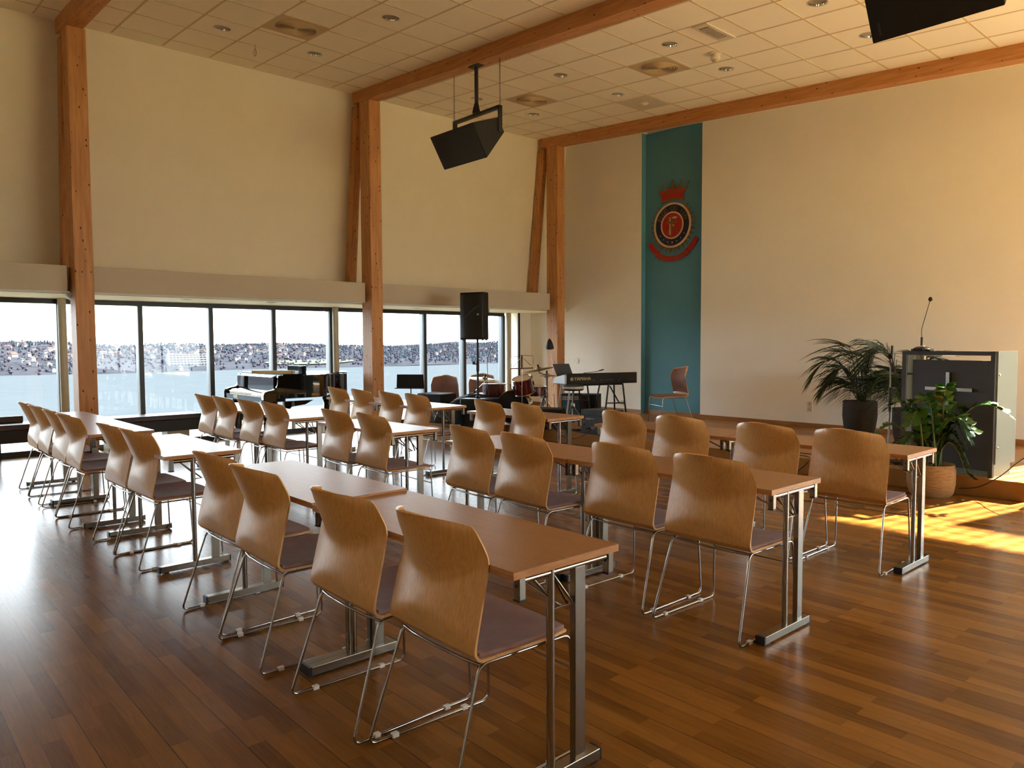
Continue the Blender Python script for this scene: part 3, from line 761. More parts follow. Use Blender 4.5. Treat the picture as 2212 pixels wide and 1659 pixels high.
# ------------------------------------------------------------------ lectern and things on it
a12 = radians(-12)
c12, s12 = cos(radians(12)), sin(radians(12))
LW, LD, LH = .91, .37, 1.36
t = thing('lectern', (-2.18-LW*c12, 7.97+LW*s12, STZ), a12, 'charcoal and grey lectern bearing a steel cross, at the right', 'lectern'); H0 = LH-STZ
m = MB(); m.box(0, .045, 0, .03, .0, H0); m.box(LW-.04, LW, 0, .03, 0, H0); m.box(0, LW, 0, .03, H0-.04, H0); m.build('front_frame', M['dgrey'], t, smooth=0)
m = MB(); m.box(LW-.004, LW+.012, .03, LD, .125, H0); m.build('side_panel', M['sgrey'], t, smooth=0)
m = MB(); m.box(-.012, .004, .03, LD, .125, H0); m.build('side_panel', M['sgrey'], t, smooth=0)
m = MB(); m.box(.095, LW-.055, .035, .055, .05, H0-.088); m.build('front_panel', M['dgrey'], t, smooth=0)
m = MB(); m.box(0.02, LW-.02, .06, LD-.02, 0, .12); m.build('plinth', M['sgrey'], t, smooth=0)
m = MB(); m.box(.05, LW-.55, .10, LD, H0-.05, H0-.02); m.box(.35, .38, .06, .1, H0-.05, H0-.02); m.build('shelf', M['white'], t, smooth=0)
m = MB(); m.box(.02, .11, .20, .23, .1, H0-.05); m.build('rear_upright', M['white'], t, smooth=0)
m = MB(); m.box(.05, .095, .02, .05, H0-.245, H0-.225); m.build('hinge_bar', M['black'], t, smooth=0)
m = MB(); cxx = .475
m.box(cxx-.018, cxx+.018, -.005, .034, H0-.62, H0-.205); m.box(cxx-.225, cxx-.018, -.005, .034, H0-.39, H0-.355); m.box(cxx+.018, cxx+.235, -.005, .034, H0-.39, H0-.355)
m.build('steel_cross', M['steel'], t, smooth=0, bevel=.002)
for z in (H0-.22, .28):
    m = MB(); m.lathe([(.012, 0), (.008, .006)], (LW+.012, .06, z), 10, T=Matrix.Rotation(pi/2, 3, 'Y')); m.build('screw', M['chrome'], t)
def onlect(x, y, z): return Vector((-2.18-LW*c12+x*c12+y*s12, 7.97+LW*s12-x*s12+y*c12, z))
p = onlect(.19, .02, LH)
t = thing('gooseneck_microphone', p, a12, 'black gooseneck microphone on a desk base atop the lectern', 'microphone')
m = MB(); m.prism([(-.07, 0), (.10, 0), (.09, .03), (.0, .045), (-.06, .03)], -.05, .05, 'x'); m.box(-.10, .10, -.02, .05, 0, .022); m.build('base', M['black'], t, bevel=.004)
m = MB(); m.box(.075, .10, -.06, -.02, .018, .028); m.box(.02, .05, -.05, -.02, .045, .055); m.build('button', M['white'], t, smooth=0)
m = MB(); m.tube([(0, 0, .03), (0, 0, .14)], .011, 10); m.tube(fillet([(0, 0, .13), (-.005, 0, .22), (.03, 0, .34), (.075, 0, .50)], .1, 6), .0038, 8); m.build('gooseneck', M['black'], t)
m = MB(); m.lathe([(.006, -.02), (.017, -.01), (.019, .006), (.012, .022), (.003, .026)], (.079, 0, .515), 16); m.build('microphone_head', M['blackm'], t)
m = MB(); m.tube([tuple(p+Vector(q)) for q in ((-.01, -.03, .012), (0, -.06, .004), (.005, -.066, -.03), (.03, -.068, -.07), (.02, -.068, -.085))], .004, 6)
tag(m.build('microphone_cable', M['black']), 'short black cable hanging over the lectern front', 'cable')
# trailing cable right of the lectern
def smoothpts(pts, n=6):
    out = []; P_ = [Vector(q) for q in pts]
    for i in range(len(P_)-1):
        p0, p1, p2, p3 = P_[max(i-1, 0)], P_[i], P_[i+1], P_[min(i+2, len(P_)-1)]
        for k in range(n):
            s = k/n; out.append(.5*((2*p1)+(-p0+p2)*s+(2*p0-5*p1+4*p2-p3)*s*s+(-p0+3*p1-3*p2+p3)*s**3))
    return out+[P_[-1]]
def cable(pts, lab, r=.005, name='cable'):
    m = MB().tube(smoothpts(pts), r, 6); return tag(m.build(name, M['black']), lab, 'cable')
cable([(-2.42, 7.86, .06), (-2.25, 7.84, .10), (-2.08, 7.83, .22), (-1.95, 7.86, .36), (-1.8, 7.9, .50), (-1.6, 7.95, .68), (-1.3, 8.0, .9)], 'black cable sweeping up from the basket to the right edge')
# black block standing in for the shaded end face of the stage
t = thing('stage_end_shade', (-1.78, 7.85, 0), 0, 'black block painting in the shaded stage end, right edge', 'case')
m = MB(); m.box(0, .5, 0, .45, 0, .26); m.build('case_body', M['black'], t, bevel=.01)
m = MB(); m.box(.2, .3, -.01, .0, .12, .15); m.build('block_handle', M['dgrey'], t, smooth=0)

# ------------------------------------------------------------------ plants
def arcpts(base, az, reach, rise, droop, n=10):
    out = []
    for k in range(n+1):
        s = k/n; r = reach*(s**1.15); z = rise*math.sin(min(1, s*1.25)*pi/2)-droop*max(0, s-.35)**2
        out.append(Vector((base[0]+r*cos(az), base[1]+r*sin(az), base[2]+z)))
    return out
def palm(loc, n, sc, lab, potr, poth, seed, az0=None):
    rnd = random.Random(seed)
    t = thing('potted_palm', loc, 0, lab, 'plant', 'palms at the stage wall')
    m = MB(); m.lathe([(potr*.72, 0), (potr*.9, poth*.25), (potr, poth*.6), (potr*.98, poth), (potr*.9, poth), (potr*.88, poth*.9)], seg=28); m.build('pot', M['pot'], t)
    m = MB(); m.lathe([(potr*.87, poth*.88), (potr*.5, poth*.9)], seg=20); m.build('soil', M['soil'], t)
    for i in range(n):
        az = az0[i] if az0 else 2*pi*i/n+rnd.uniform(-.3, .3); ln = sc*rnd.uniform(.75, 1.15); el = rnd.uniform(.5, 1.05)
        P_ = arcpts((rnd.uniform(-.04, .04), rnd.uniform(-.04, .04), poth*.88), az, ln*.62*(1.35-.5*el), ln*.8*el, ln*.95)
        mb = MB(); mb.tube(P_, .005, 5, rs=[.008*(1-.75*k/10) for k in range(11)])
        nl = 19
        for k in range(nl):
            s = .22+.78*k/nl; q = s*10; i0 = min(int(q), 9); p = P_[i0].lerp(P_[i0+1], q-i0); d = (P_[i0+1]-P_[i0]).normalized()
            side = d.cross(Vector((0, 0, 1))).normalized()
            for sg in (-1, 1):
                l = ln*.50*math.sin(pi*(.18+.72*(k/nl)))*rnd.uniform(.85, 1.1); dr = (side*sg*.8+d*.65+Vector((0, 0, .1))).normalized()
                w = .0085; up = Vector((0, 0, 1)); pr = None; vs = []; 
                for j in range(5):
                    f_ = j/4; c_ = p+dr*l*f_-up*(l*.36*f_*f_); ww = w*(1-f_)**.6*(1 if j else .5)
                    tt = (dr-up*1.2*f_).normalized(); sd = tt.cross(side*sg if abs(tt.dot(side)) < .9 else up).normalized()
                    vs += [c_+sd*ww, c_-sd*ww]
                mb.add(vs, [(2*j, 2*j+1, 2*j+3, 2*j+2) for j in range(4)])
        mb.v = [(x, min(y, 10.70-loc[1]), max(z, .01)) for x, y, z in mb.v]
        mb.build('frond', M['leaf'], t, smooth=60)
    return t
palm((-4.30, 10.05, STZ), 17, 1.05, 'bushy palm in a woven dark pot before the front wall', .215, .50, 3)
palm((-3.62, 9.80, STZ), 15, 1.02, 'palm in a slimmer woven pot, partly behind the lectern', .165, .46, 11)
# ZZ plant in seagrass basket on the floor
t = thing('potted_plant', (-2.60, 7.665, 0), 0, 'glossy-leaved arching plant in a seagrass basket before the stage', 'plant')
m = MB(); m.lathe([(.165, 0), (.19, .03), (.205, .12), (.205, .24), (.195, .30), (.185, .30), (.18, .27)], seg=36); m.build('basket', M['basket'], t)
m = MB(); m.lathe([(.18, .262), (.08, .27)], seg=24); m.build('soil', M['soil'], t)
rnd = random.Random(5)
ST = [(.0, 1.05, .74, .25), (.5, .75, .62, .3), (-.12, .62, .47, .6), (-.35, .60, .36, .75), (.12, .50, .55, .35), (2.6, .55, .42, .35), (2.95, .80, .50, .35), (3.2, .62, .72, .2), (2.2, .35, .78, .1), (1.3, .25, .86, .05), (.3, .30, .80, .12), (-.5, .42, .70, .25), (1.9, .5, .66, .25), (-.9, .25, .62, .2), (3.7, .35, .6, .3), (-.05, .45, .60, .5), (2.8, .28, .70, .15), (3.5, .85, .32, .25)]
RX = math.atan2(.7451, .6669)       # image-right direction is about 48 degrees
for i, (az, reach, rise, droop) in enumerate(ST):
    az = -az*.9-.0 if False else az
    ang = radians(15)-az if az < 1.6 else radians(195)-(az-pi)
    P_ = arcpts((rnd.uniform(-.08, .08), rnd.uniform(-.08, .06), .26), ang, reach*.56, rise*.92, droop*1.5, 12)
    for q in P_:
        if q.y > .14 and q.z < .2: q.z = .2
    mb = MB(); mb.tube(P_, .006, 6, rs=[.010*(1-.7*k/12) for k in range(13)]); mb.build('stalk', M['stem'], t)
    mb = MB(); nl = 11
    for k in range(nl):
        s = .25+.75*k/(nl-1); q = s*12; i0 = min(int(q), 11); p = P_[i0].lerp(P_[i0+1], q-i0); d = (P_[i0+1]-P_[i0]).normalized()
        side = d.cross(Vector((0, 0, 1)))
        side = side.normalized() if side.length > .05 else Vector((1, 0, 0))
        for sg in (-1, 1):
            l = rnd.uniform(.085, .11); dr = (side*sg+d*.6+Vector((0, 0, rnd.uniform(-.1, .5)))).normalized(); up = d.cross(dr).normalized()
            wd = dr.cross(up).normalized()*l*.31
            vs = [p, p+dr*l*.35+wd+up*.004, p+dr*l*.7+wd*.8, p+dr*l*1.02, p+dr*l*.7-wd*.8, p+dr*l*.35-wd+up*.004, p+dr*l*.5-up*.006]
            mb.add(vs, [(0,1,6), (1,2,6), (2,3,6), (3,4,6), (4,5,6), (5,0,6)])
    mb.build('leaflets', M['zz'], t, smooth=60)

# vocal microphone on a round-base stand
t = thing('microphone_stand', (-3.20, 8.20, STZ), 0, 'black microphone stand with round base, left of the lectern', 'microphone stand')
m = MB(); m.lathe([(.13, 0), (.135, .012), (.12, .03), (.03, .045)], seg=32); m.build('round_base', M['black'], t)
m = MB(); m.tube([(0, 0, .03), (0, 0, .70)], .012, 12); m.tube([(0, 0, .70), (0, 0, 1.08)], .008, 12); m.build('pole', M['chrome'], t)
m = MB(); m.tube([(0, 0, .55), (0, 0, .80)], .0145, 12); m.build('clutch', M['black'], t)
m = MB(); m.tube([(.0, 0, 1.06), (.03, .0, .98), (.0, 0, 1.16)], .012, 10); m.build('clip', M['black'], t)
m = MB(); m.tube([(.045, .02, .93), (.0, -.005, 1.10)], .014, 12, rs=[.011, .017]); m.build('microphone_body', M['steel'], t)
m = MB(); m.lathe([(.015, -.02), (.025, 0), (.024, .02), (.010, .035)], (-.005, -.007, 1.12), 16); m.build('microphone_head', M['blackm'], t)
m = MB(); m.tube([(.0, .015, 1.12), (.004, .02, 1.24)], .012, 10); m.build('flag_tag', M['leaf'], t)

# sockets and small fittings on the front wall
def socket(x, z, lab, dbl=True):
    t = thing('wall_socket', (x, YF, z), 0, lab, 'socket')
    m = MB(); m.box(-.04, .04, -.028, 0, -.04 if not dbl else -.075, .04 if not dbl else .075); m.build('face_plate', M['white'], t, bevel=.004)
    m = MB()
    for zz in ((-.035, .035) if dbl else (0,)): m.lathe([(.024, 0), (.022, .004)], (0, -.030, zz), 20, T=Matrix.Rotation(pi/2, 3, 'X'))
    m.build('outlet', M['vent'], t)
socket(-5.33, .50, 'white double wall socket between teal strip and palms')
socket(-8.95, .36, 'small white wall socket under the keyboard', False)
m = MB(); m.tube([(.055*cos(2*pi*k/32), 0, .06*sin(2*pi*k/32)) for k in range(32)], .0035, 6, closed=True); m.lathe([(.052, 0), (.050, .004)], (0, .004, 0), 32, T=Matrix.Rotation(pi/2, 3, 'X'))
tag(m.build('wall_cover_disc', M['wallw'], loc=(-10.10, YF-.008, 1.12)), 'round white cover disc on the wall beside the corner column', 'cover plate')

# ------------------------------------------------------------------ grand piano (keyboard end towards -y, bent side towards +x)
t = thing('grand_piano', (-9.90, 4.30, 0), 0, 'polished black grand piano with closed lid before the windows', 'piano')
PW = 1.42
# body outline (x from -PW to 0, y from .28 to 1.78)
out = [(-PW, .30), (0, .30), (0, .82)]
for k in range(1, 13):
    s = k/12; out.append((-.02-.60*(3*s*s-2*s**3)**1.0, .82+.62*s))
for k in range(0, 9):
    a = pi*k/8; out.append((-1.02+.40*cos(a), 1.44+.34*sin(a)))
out.append((-PW, 1.42))
m = MB(); m.prism(out, .70, 1.0, 'z'); m.build('case', M['gloss'], t, smooth=30)
lid = [(x+(.02 if x > -.7 else -.015), y+(.02 if y > 1 else 0)) for x, y in out]
m = MB(); m.prism(lid, 1.004, 1.026, 'z'); m.build('lid', M['gloss'], t, smooth=30)
m = MB(); m.prism([(-PW-.01, .26), (.02, .26), (.02, .62), (-PW-.01, .62)], 1.027, 1.045, 'z'); m.build('front_lid_flap', M['gloss'], t, smooth=0)
# key bed and cheeks
ch = [(.30, .66), (-.02, .66), (-.02, .76), (.0, .80), (.04, .815), (.13, .83), (.17, .86), (.185, .90), (.19, .98), (.20, 1.026), (.30, 1.026)]
for x0 in (-PW, -.07):
    m = MB(); m.prism(ch, x0, x0+.07, 'x'); m.build('cheek', M['gloss'], t, smooth=30, bevel=.004)
m = MB(); m.prism([(.30, .66), (-.015, .66), (-.015, .735), (.02, .745), (.30, .745)], -PW+.07, -.07, 'x'); m.build('key_bed', M['gloss'], t, smooth=0)
m = MB(); m.prism([(.005, .745), (.0, .775), (.05, .80), (.15, .81), (.155, .745)], -PW+.072, -.072, 'x'); m.build('key_cover', M['gloss'], t, smooth=40)
m = MB(); m.prism([(.155, .80), (.16, 1.0), (.24, 1.026), (.30, 1.026), (.30, .745), (.155, .745)], -PW+.072, -.072, 'x'); m.build('fall_board', M['gloss'], t, smooth=0)
m = MB(); m.box(-PW+.35, -PW+.5, -.018, -.012, .68, .72); m.build('lock_plate', M['brass'], t, smooth=0)
def leg(x, y):
    m = MB(); m.lathe([(.075, .66), (.085, .60), (.055, .52), (.062, .40), (.045, .10), (.05, .08), (.02, .07), (.028, .05), (.03, .01), (.01, .0)], (x, y, 0), 8); m.build('leg', M['gloss'], t)
leg(-.12, .14); leg(-PW+.12, .14); leg(-1.02, 1.48)
m = MB(); m.prism([(-.80, .66), (-.60, .66), (-.63, .12), (-.77, .12)], .36, .42, 'y'); m.box(-.84, -.56, .30, .46, .06, .13)
m.build('pedal_lyre', M['gloss'], t, smooth=0)
m = MB()
for x in (-.77, -.70, -.63): m.box(x-.012, x+.012, .18, .31, .075, .085)
m.build('pedal', M['brass'], t, smooth=0)
m = MB(); m.prism([(.30, .66), (.75, .66), (.62, .60), (.42, .58), (.34, .50), (.30, .50)], -.10, -.05, 'x'); m.build('beam_bracket', M['gloss'], t, smooth=0)
t = thing('music_desk', (-10.45, 4.95, 1.028), 0, 'raised glossy music desk on top of the grand piano', 'music desk')
m = MB(); m.box(-.10, .42, .0, .02, 0, .115); m.build('desk_panel', M['glass'], t, smooth=0)
m = MB(); m.box(-.10, .42, -.003, .023, .105, .122); m.box(.40, .43, -.005, .03, 0, .125); m.box(-.11, -.09, -.005, .025, 0, .12); m.build('desk_frame', M['gloss'], t, smooth=0)
t = thing('long_flat_case', (-10.05, 4.60, 1.046), 0, 'long pale flat case lying on the piano lid', 'case')
t.rotation_euler = (0, 0, radians(38))
m = MB(); m.box(-.42, .20, -.03, .03, 0, .045); m.build('case_body', M['score'], t, bevel=.003)
m = MB(); m.box(-.425, -.40, -.032, .032, 0, .047); m.box(.18, .205, -.032, .032, 0, .047); m.build('end_cap', M['cream'], t, smooth=0)

# ------------------------------------------------------------------ stage equipment
def cabinet(name, loc, rz, w, d, h, body, label, cat, grille=None, group=None):
    t = thing(name, loc, rz, label, cat, group)
    m = MB(); m.box(-w/2, w/2, 0, d, 0, h); m.build('cabinet', body, t, bevel=.012)
    if grille:
        m = MB(); m.box(-w/2+.02, w/2-.02, -.012, .0, .02, h-.02); m.build('grille', grille, t, smooth=0)
    return t
CAMZ = radians(48.2)        # facing the hall
# subwoofer with pole-mounted loudspeaker
t = cabinet('subwoofer', (-8.98, 7.26, STZ), radians(25), .52, .50, .43, M['navyfab'], 'black subwoofer under the pole of the tall loudspeaker', 'subwoofer', M['grille'])
t = thing('pole_loudspeaker', (-9.10, 7.42, STZ+.431), radians(22), 'black stage loudspeaker on a pole in front of the windows', 'loudspeaker')
zb = 1.52-STZ-.431; hh = .73
m = MB(); m.tube([(0, 0, 0), (0, 0, zb+.03)], .018, 12); m.lathe([(.04, .0), (.04, .03)], seg=16); m.build('pole', M['black'], t)
m = MB(); m.tube([(0, 0, .42), (0, 0, .58)], .025, 12); m.tube([(0, 0, .52), (-.06, -.0, .54)], .010, 8); m.lathe([(.016, -.02), (.024, -.01), (.024, .02), (.01, .03)], (-.07, 0, .545), 12); m.build('clamp_knob', M['black'], t)
pr = [(-.21, -.18), (.21, -.18), (.205, -.02), (.10, .18), (-.10, .18), (-.205, -.02)]
m = MB(); m.prism(pr, zb, zb+hh, 'z'); m.build('cabinet', M['blackm'], t, smooth=0, bevel=.012)
m = MB(); gp = [(-.20, -.181), (-.19, -.196), (-.10, -.208), (0, -.212), (.10, -.208), (.19, -.196), (.20, -.181)]; m.prism(gp, zb+.03, zb+hh-.03, 'z'); m.build('grille', M['grille'], t, smooth=50)
m = MB(); w_ = []
for k in range(17):
    s = k/16; x = -.20+.40*s; z = zb+.42+.07*math.tanh((s-.55)*5)+.05*s*s; y = -.184-.030*math.sin(pi*s)
    w_.append((x, y, z))
m.tube(w_, .010, 6, rs=[.016-.008*abs(.5-k/16)*1.2 for k in range(17)]); m.build('wave_trim', M['dgrey'], t)
m = MB(); m.box(.11, .14, -.215, -.207, zb+.375, zb+.40); m.build('badge', M['silver'], t, smooth=0)
m = MB(); m.lathe([(.001, 0), (.045, .0), (.055, .004), (.05, .010)], (.16, .075, zb+.43), 20, T=Matrix.Rotation(radians(27.7), 3, 'Z') @ Matrix.Rotation(pi/2, 3, 'Y')); m.build('side_handle', M['black'], t)
m = MB()
for x, y in ((-.17, -.14), (.17, -.14), (-.08, .14), (.08, .14)): m.lathe([(.016, 0), (.013, -.012)], (x, y, zb), 10)
m.build('rubber_foot', M['black'], t)
cable([(-8.94, 7.60, 1.53), (-8.97, 7.56, 1.35), (-9.01, 7.54, 1.2), (-8.99, 7.53, 1.0), (-9.0, 7.53, .85), (-8.97, 7.53, .66)], 'thin black cable running down beside the loudspeaker pole')
# moulded stage monitors lying down
def monitor(loc, rz, rx, sc, lab):
    t = thing('stage_monitor', loc, rz, lab, 'monitor loudspeaker', 'moulded plastic monitors lying on the stage')
    T = Matrix.Rotation(rx, 4, 'X') @ Matrix.Scale(sc, 4)
    pr = [(-.20, 0), (.20, 0), (.205, .10), (.13, .27), (-.13, .27), (-.205, .10)]
    n = 9; vs = []; fs = []
    for i in range(n):
        s = i/(n-1); k = 1-.25*abs(2*s-1)**3-.10*s
        for x, y in pr: vs.append(T @ Vector((x*k, -.33+.66*s, y*(1-.3*abs(2*s-1)**4))))
    q = len(pr)
    for i in range(n-1):
        for j in range(q): fs.append((i*q+j, i*q+(j+1) % q, (i+1)*q+(j+1) % q, (i+1)*q+j))
    fs += [tuple(range(q))[::-1], tuple((n-1)*q+j for j in range(q))]
    mn = min(v.z for v in vs); vs = [v-Vector((0, 0, mn)) for v in vs]
    MB().add(vs, fs).build('housing', M['navyfab'], t, smooth=30, bevel=.015)
    m = MB()
    for s_ in (-1, 1):
        m.tube([T @ Vector((s_*.09, -.12, .262))-Vector((0, 0, mn)), T @ Vector((s_*.09, .10, .255))-Vector((0, 0, mn))], .022*sc, 8)
    m.build('carry_handle', M['black'], t)
    m = MB(); a_ = T @ Vector((0, -.10, .268))-Vector((0, 0, mn)); b_ = T @ Vector((0, .16, .262))-Vector((0, 0, mn)); m.tube([a_, b_], .03*sc, 6); m.build('horn_recess', M['blackm'], t)
    return t
monitor((-9.25, 6.98, STZ), radians(30), radians(-8), .9, 'blue-black moulded monitor loudspeaker lying low beneath the far row table')
monitor((-9.42, 7.52, STZ+.001), radians(-55), radians(20), 1.15, 'blue-black moulded monitor loudspeaker leaning beside the subwoofer')
# covered case by the windows, on a tall grey cover
t = thing('equipment_case', (-10.02, 7.30, STZ), radians(18), 'tall grey cloth-covered case with black front near the windows', 'case')
m = MB(); m.box(-.24, .24, -.22, .22, 0, .30); m.build('lower_case', M['greyfab'], t, bevel=.015)
m = MB(); m.box(-.24, .24, -.22, .22, .301, .47); m.build('upper_case', M['blackm'], t, bevel=.02)
m = MB(); m.box(-.242, -.10, -.224, .224, .31, .475); m.build('side_flap', M['greyfab'], t, bevel=.01)

# black music stand
t = thing('music_stand', (-10.78, 7.29, 0), radians(38), 'black orchestra music stand before the window, right of the central column', 'music stand')
m = MB(); m.prism([(-.25, .70), (.25, .70), (.23, .935), (-.24, .935)], -.006, .006, 'y'); m.box(-.27, .27, -.05, .006, .69, .705); m.build('desk', M['blackm'], t, smooth=0)
m = MB(); m.tube([(0, .01, .02), (0, .02, .72)], .010, 10); m.build('pole', M['black'], t)
m = MB()
for k in range(3): a = 2*pi*k/3; m.tube([(0, .01, .20), (.26*cos(a), .01+.26*sin(a), .01)], .007, 8)
m.build('tripod_leg', M['black'], t)
# guitar leaning behind the central column
t = thing('guitar', (-10.60, 6.62, -.06), radians(40), 'brown guitar leaning behind the central column', 'guitar')
m = MB(); n_ = 24; pl = []
for k in range(n_):
    a = 2*pi*k/n_; r = .17-.035*cos(2*a)*0+.02*sin(a*2); pl.append((r*cos(a)*(.95 if sin(a) < 0 else .78), .30+.24*sin(a)))
m.prism(pl, -.05, .05, 'y'); m.build('body', M['brown'], t)
m = MB(); m.tube([(0, 0, .50), (-.18, 0, .92)], .022, 8); m.build('neck', M['brown'], t)
m = MB(); m.box(-.215, -.155, -.015, .015, .91, 1.03); m.build('headstock', M['brown'], t, smooth=0)

# drum kit
def drum(name, loc, r, h, tilt, lab, cat='drum', group='drums of the wine-red kit', rods=6, rz=0):
    t = thing(name, loc, rz, lab, cat, group)
    T = Matrix.Rotation(tilt[0], 4, 'X') @ Matrix.Rotation(tilt[1], 4, 'Y')
    T3 = T.to_3x3()
    m = MB(); m.lathe([(r, -h/2), (r, h/2)], seg=36, T=T3); m.build('drum_shell', M['drum'], t)
    m = MB()
    for z in (-h/2, h/2): m.tube([T @ Vector(((r+.008)*cos(2*pi*k/36), (r+.008)*sin(2*pi*k/36), z)) for k in range(36)], .010, 8, closed=True)
    m.build('hoop', M['chrome'], t)
    m = MB(); m.lathe([(r*.99, h/2+.001), (r*.99, h/2+.004)], seg=36, T=T3); m.lathe([(r*.99, -h/2-.004), (r*.99, -h/2-.001)], seg=36, T=T3); m.build('drum_head', M['ivory'] if 'bass' not in name else M['blackm'], t)
    m = MB()
    for k in range(rods):
        a = 2*pi*(k+.4)/rods; x, y = (r+.012)*cos(a), (r+.012)*sin(a)
        m.tube([T @ Vector((x, y, -h/2)), T @ Vector((x, y, h/2))], .0045, 6); m.tube([T @ Vector((x, y, -h*.12)), T @ Vector((x, y, h*.12))], .012, 8)
    m.build('tension_rod', M['chrome'], t)
    return t
t = drum('bass_drum', (-8.83, 7.95, STZ+.285), .255, .36, (pi/2, 0), 'wine-red bass drum with black front head', rz=radians(40), rods=8)
m = MB(); m.tube([(.03, .0, .26), (.05, -.02, .40)], .012, 8); m.tube([(-.05, .0, .26), (-.06, 0, .36)], .012, 8); m.build('tom_holder', M['chrome'], t)
m = MB(); m.tube([(-.22, -.1, -.1), (-.30, -.16, -.283)], .008, 6); m.tube([(.22, -.1, -.1), (.30, -.16, -.283)], .008, 6); m.build('spur', M['chrome'], t)
t = drum('hanging_tom', (-8.52, 7.86, STZ+.63), .150, .24, (radians(16), radians(-8)), 'wine-red tom tilted above the bass drum, with small square badge', rz=radians(35))
m = MB(); m.box(-.02, .02, -.156, -.150, -.01, .03); m.build('badge', M['gold'], t, smooth=0)
m = MB(); m.tube([(.0, .05, -.14), (-.02, .08, -.26), (-.12, .1, -.33)], .010, 8); m.build('mount', M['chrome'], t)
t = drum('floor_tom', (-9.36, 7.98, STZ+.44), .185, .36, (0, 0), 'wine-red floor tom left of the bass drum', rz=radians(10))
m = MB()
for k in range(3): a = 2*pi*k/3+.5; x, y = .205*cos(a), .205*sin(a); m.tube([(x, y, .05), (x, y, -.44)], .007, 8)
m.build('leg', M['chrome'], t)
t = drum('snare_drum', (-8.92, 8.50, STZ+.50), .175, .14, (0, 0), 'snare drum half hidden behind the bass drum', rz=0)
def tripod(mb, x, y, z0, r=.24, h=.30, r_=.008):
    for k in range(3): a = 2*pi*k/3+.4; mb.tube([(x, y, z0+h), (x+r*cos(a), y+r*sin(a), z0+.01)], r_, 6)
def cymbal(name, loc, r, tilt, lab, elbow=None, hi=False):
    t = thing(name, (loc[0], loc[1], STZ), 0, lab, 'cymbal', 'cymbals of the drum kit'); z = loc[2]-STZ
    T3 = (Matrix.Rotation(tilt[0], 3, 'X') @ Matrix.Rotation(tilt[1], 3, 'Y'))
    m = MB(); m.lathe([(.012, .035), (.035, .030), (.05, .012), (r*.6, .004), (r, -.012), (r, -.0135), (r*.6, .002), (.05, .009), (.03, .026)], (0, 0, z), 40, T=T3); m.build('cymbal_disc', M['brass'], t)
    if hi:
        m = MB(); m.lathe([(.012, -.045), (.035, -.040), (.05, -.024), (r, -.016), (r, -.0145), (.05, -.02)], (0, 0, z), 40, T=T3); m.build('lower_disc', M['brass'], t)
    m = MB()
    if elbow: m.tube([(0, 0, z-.0), (.005, 0, z-.05), tuple(elbow)], .008, 8); bx, by, bz = elbow
    else: m.tube([(0, 0, z+.06), (0, 0, z-.1)], .006, 8); bx, by, bz = 0, 0, z-.05
    m.tube([(bx, by, bz), (bx, by, .06)], .011, 10); tripod(m, bx, by, 0); m.build('stand', M['chrome'], t)
    m = MB(); m.lathe([(.012, .03), (.016, .045), (.016, .065), (.008, .08)], (0, 0, z), 10, T=T3); m.build('wing_nut', M['black'], t)
    m = MB(); m.tube([(bx, by, bz-.03), (bx, by, bz+.02)], .018, 10); m.tube([(bx, by, bz*.55), (bx, by, bz*.55+.05)], .016, 10); m.build('clamp', M['chrome'], t)
    return t
cymbal('crash_cymbal', (-9.36, 7.78, .885), .26, (radians(-3), radians(8)), 'crash cymbal left of the drum kit, beside the loudspeaker pole', elbow=(-.20, -.05, .50))
cymbal('ride_cymbal', (-8.50, 8.17, 1.05), .25, (radians(4), radians(-12)), 'ride cymbal tilted high over the right of the drum kit', elbow=(.13, .06, .78))
cymbal('hi_hat', (-8.88, 8.72, .93), .17, (0, 0), 'hi-hat cymbals low between tom and floor lamp', hi=True)
# throne
t = thing('drum_stool', (-7.78, 8.20, STZ), 0, 'round black drum stool with chrome tripod under the keyboard end', 'stool')
m = MB(); m.lathe([(.14, .57), (.158, .585), (.16, .635), (.145, .65), (.02, .655)], seg=32); m.build('seat', M['black'], t)
m = MB(); m.lathe([(.161, .60), (.163, .60), (.163, .635), (.161, .635)], seg=32); m.build('seat_band', M['silver'], t)
m = MB(); m.tube([(0, 0, .08), (0, 0, .58)], .016, 10); tripod(m, 0, 0, 0, .24, .34, .008); m.lathe([(.035, .30), (.04, .33), (.03, .38)], seg=12); m.build('tripod', M['chrome'], t)
# folding wire music stand
t = thing('wire_music_stand', (-8.24, 7.57, STZ), radians(48), 'folding wire music stand in brown metal above the tom', 'music stand')
m = MB(); Z = .905
m.tube([(-.17, 0, Z), (.17, 0, Z+.01)], .008, 6); m.tube([(-.17, 0, Z), (-.16, .04, Z+.17), (0, .05, Z+.20), (.17, .05, Z+.19), (.17, .045, Z+.06)], .004, 6)
m.tube([(-.15, .01, Z), (0, .05, Z+.18), (.13, .02, Z+.05)], .004, 6); m.box(-.012, .012, .02, .04, Z-.02, Z+.20); m.build('folding_desk', M['brown'], t, smooth=40)
m = MB(); m.tube([(0, .02, .05), (0, .02, Z)], .007, 8); tripod(m, 0, .02, 0, .22, .26, .005); m.build('pole', M['chrome'], t)
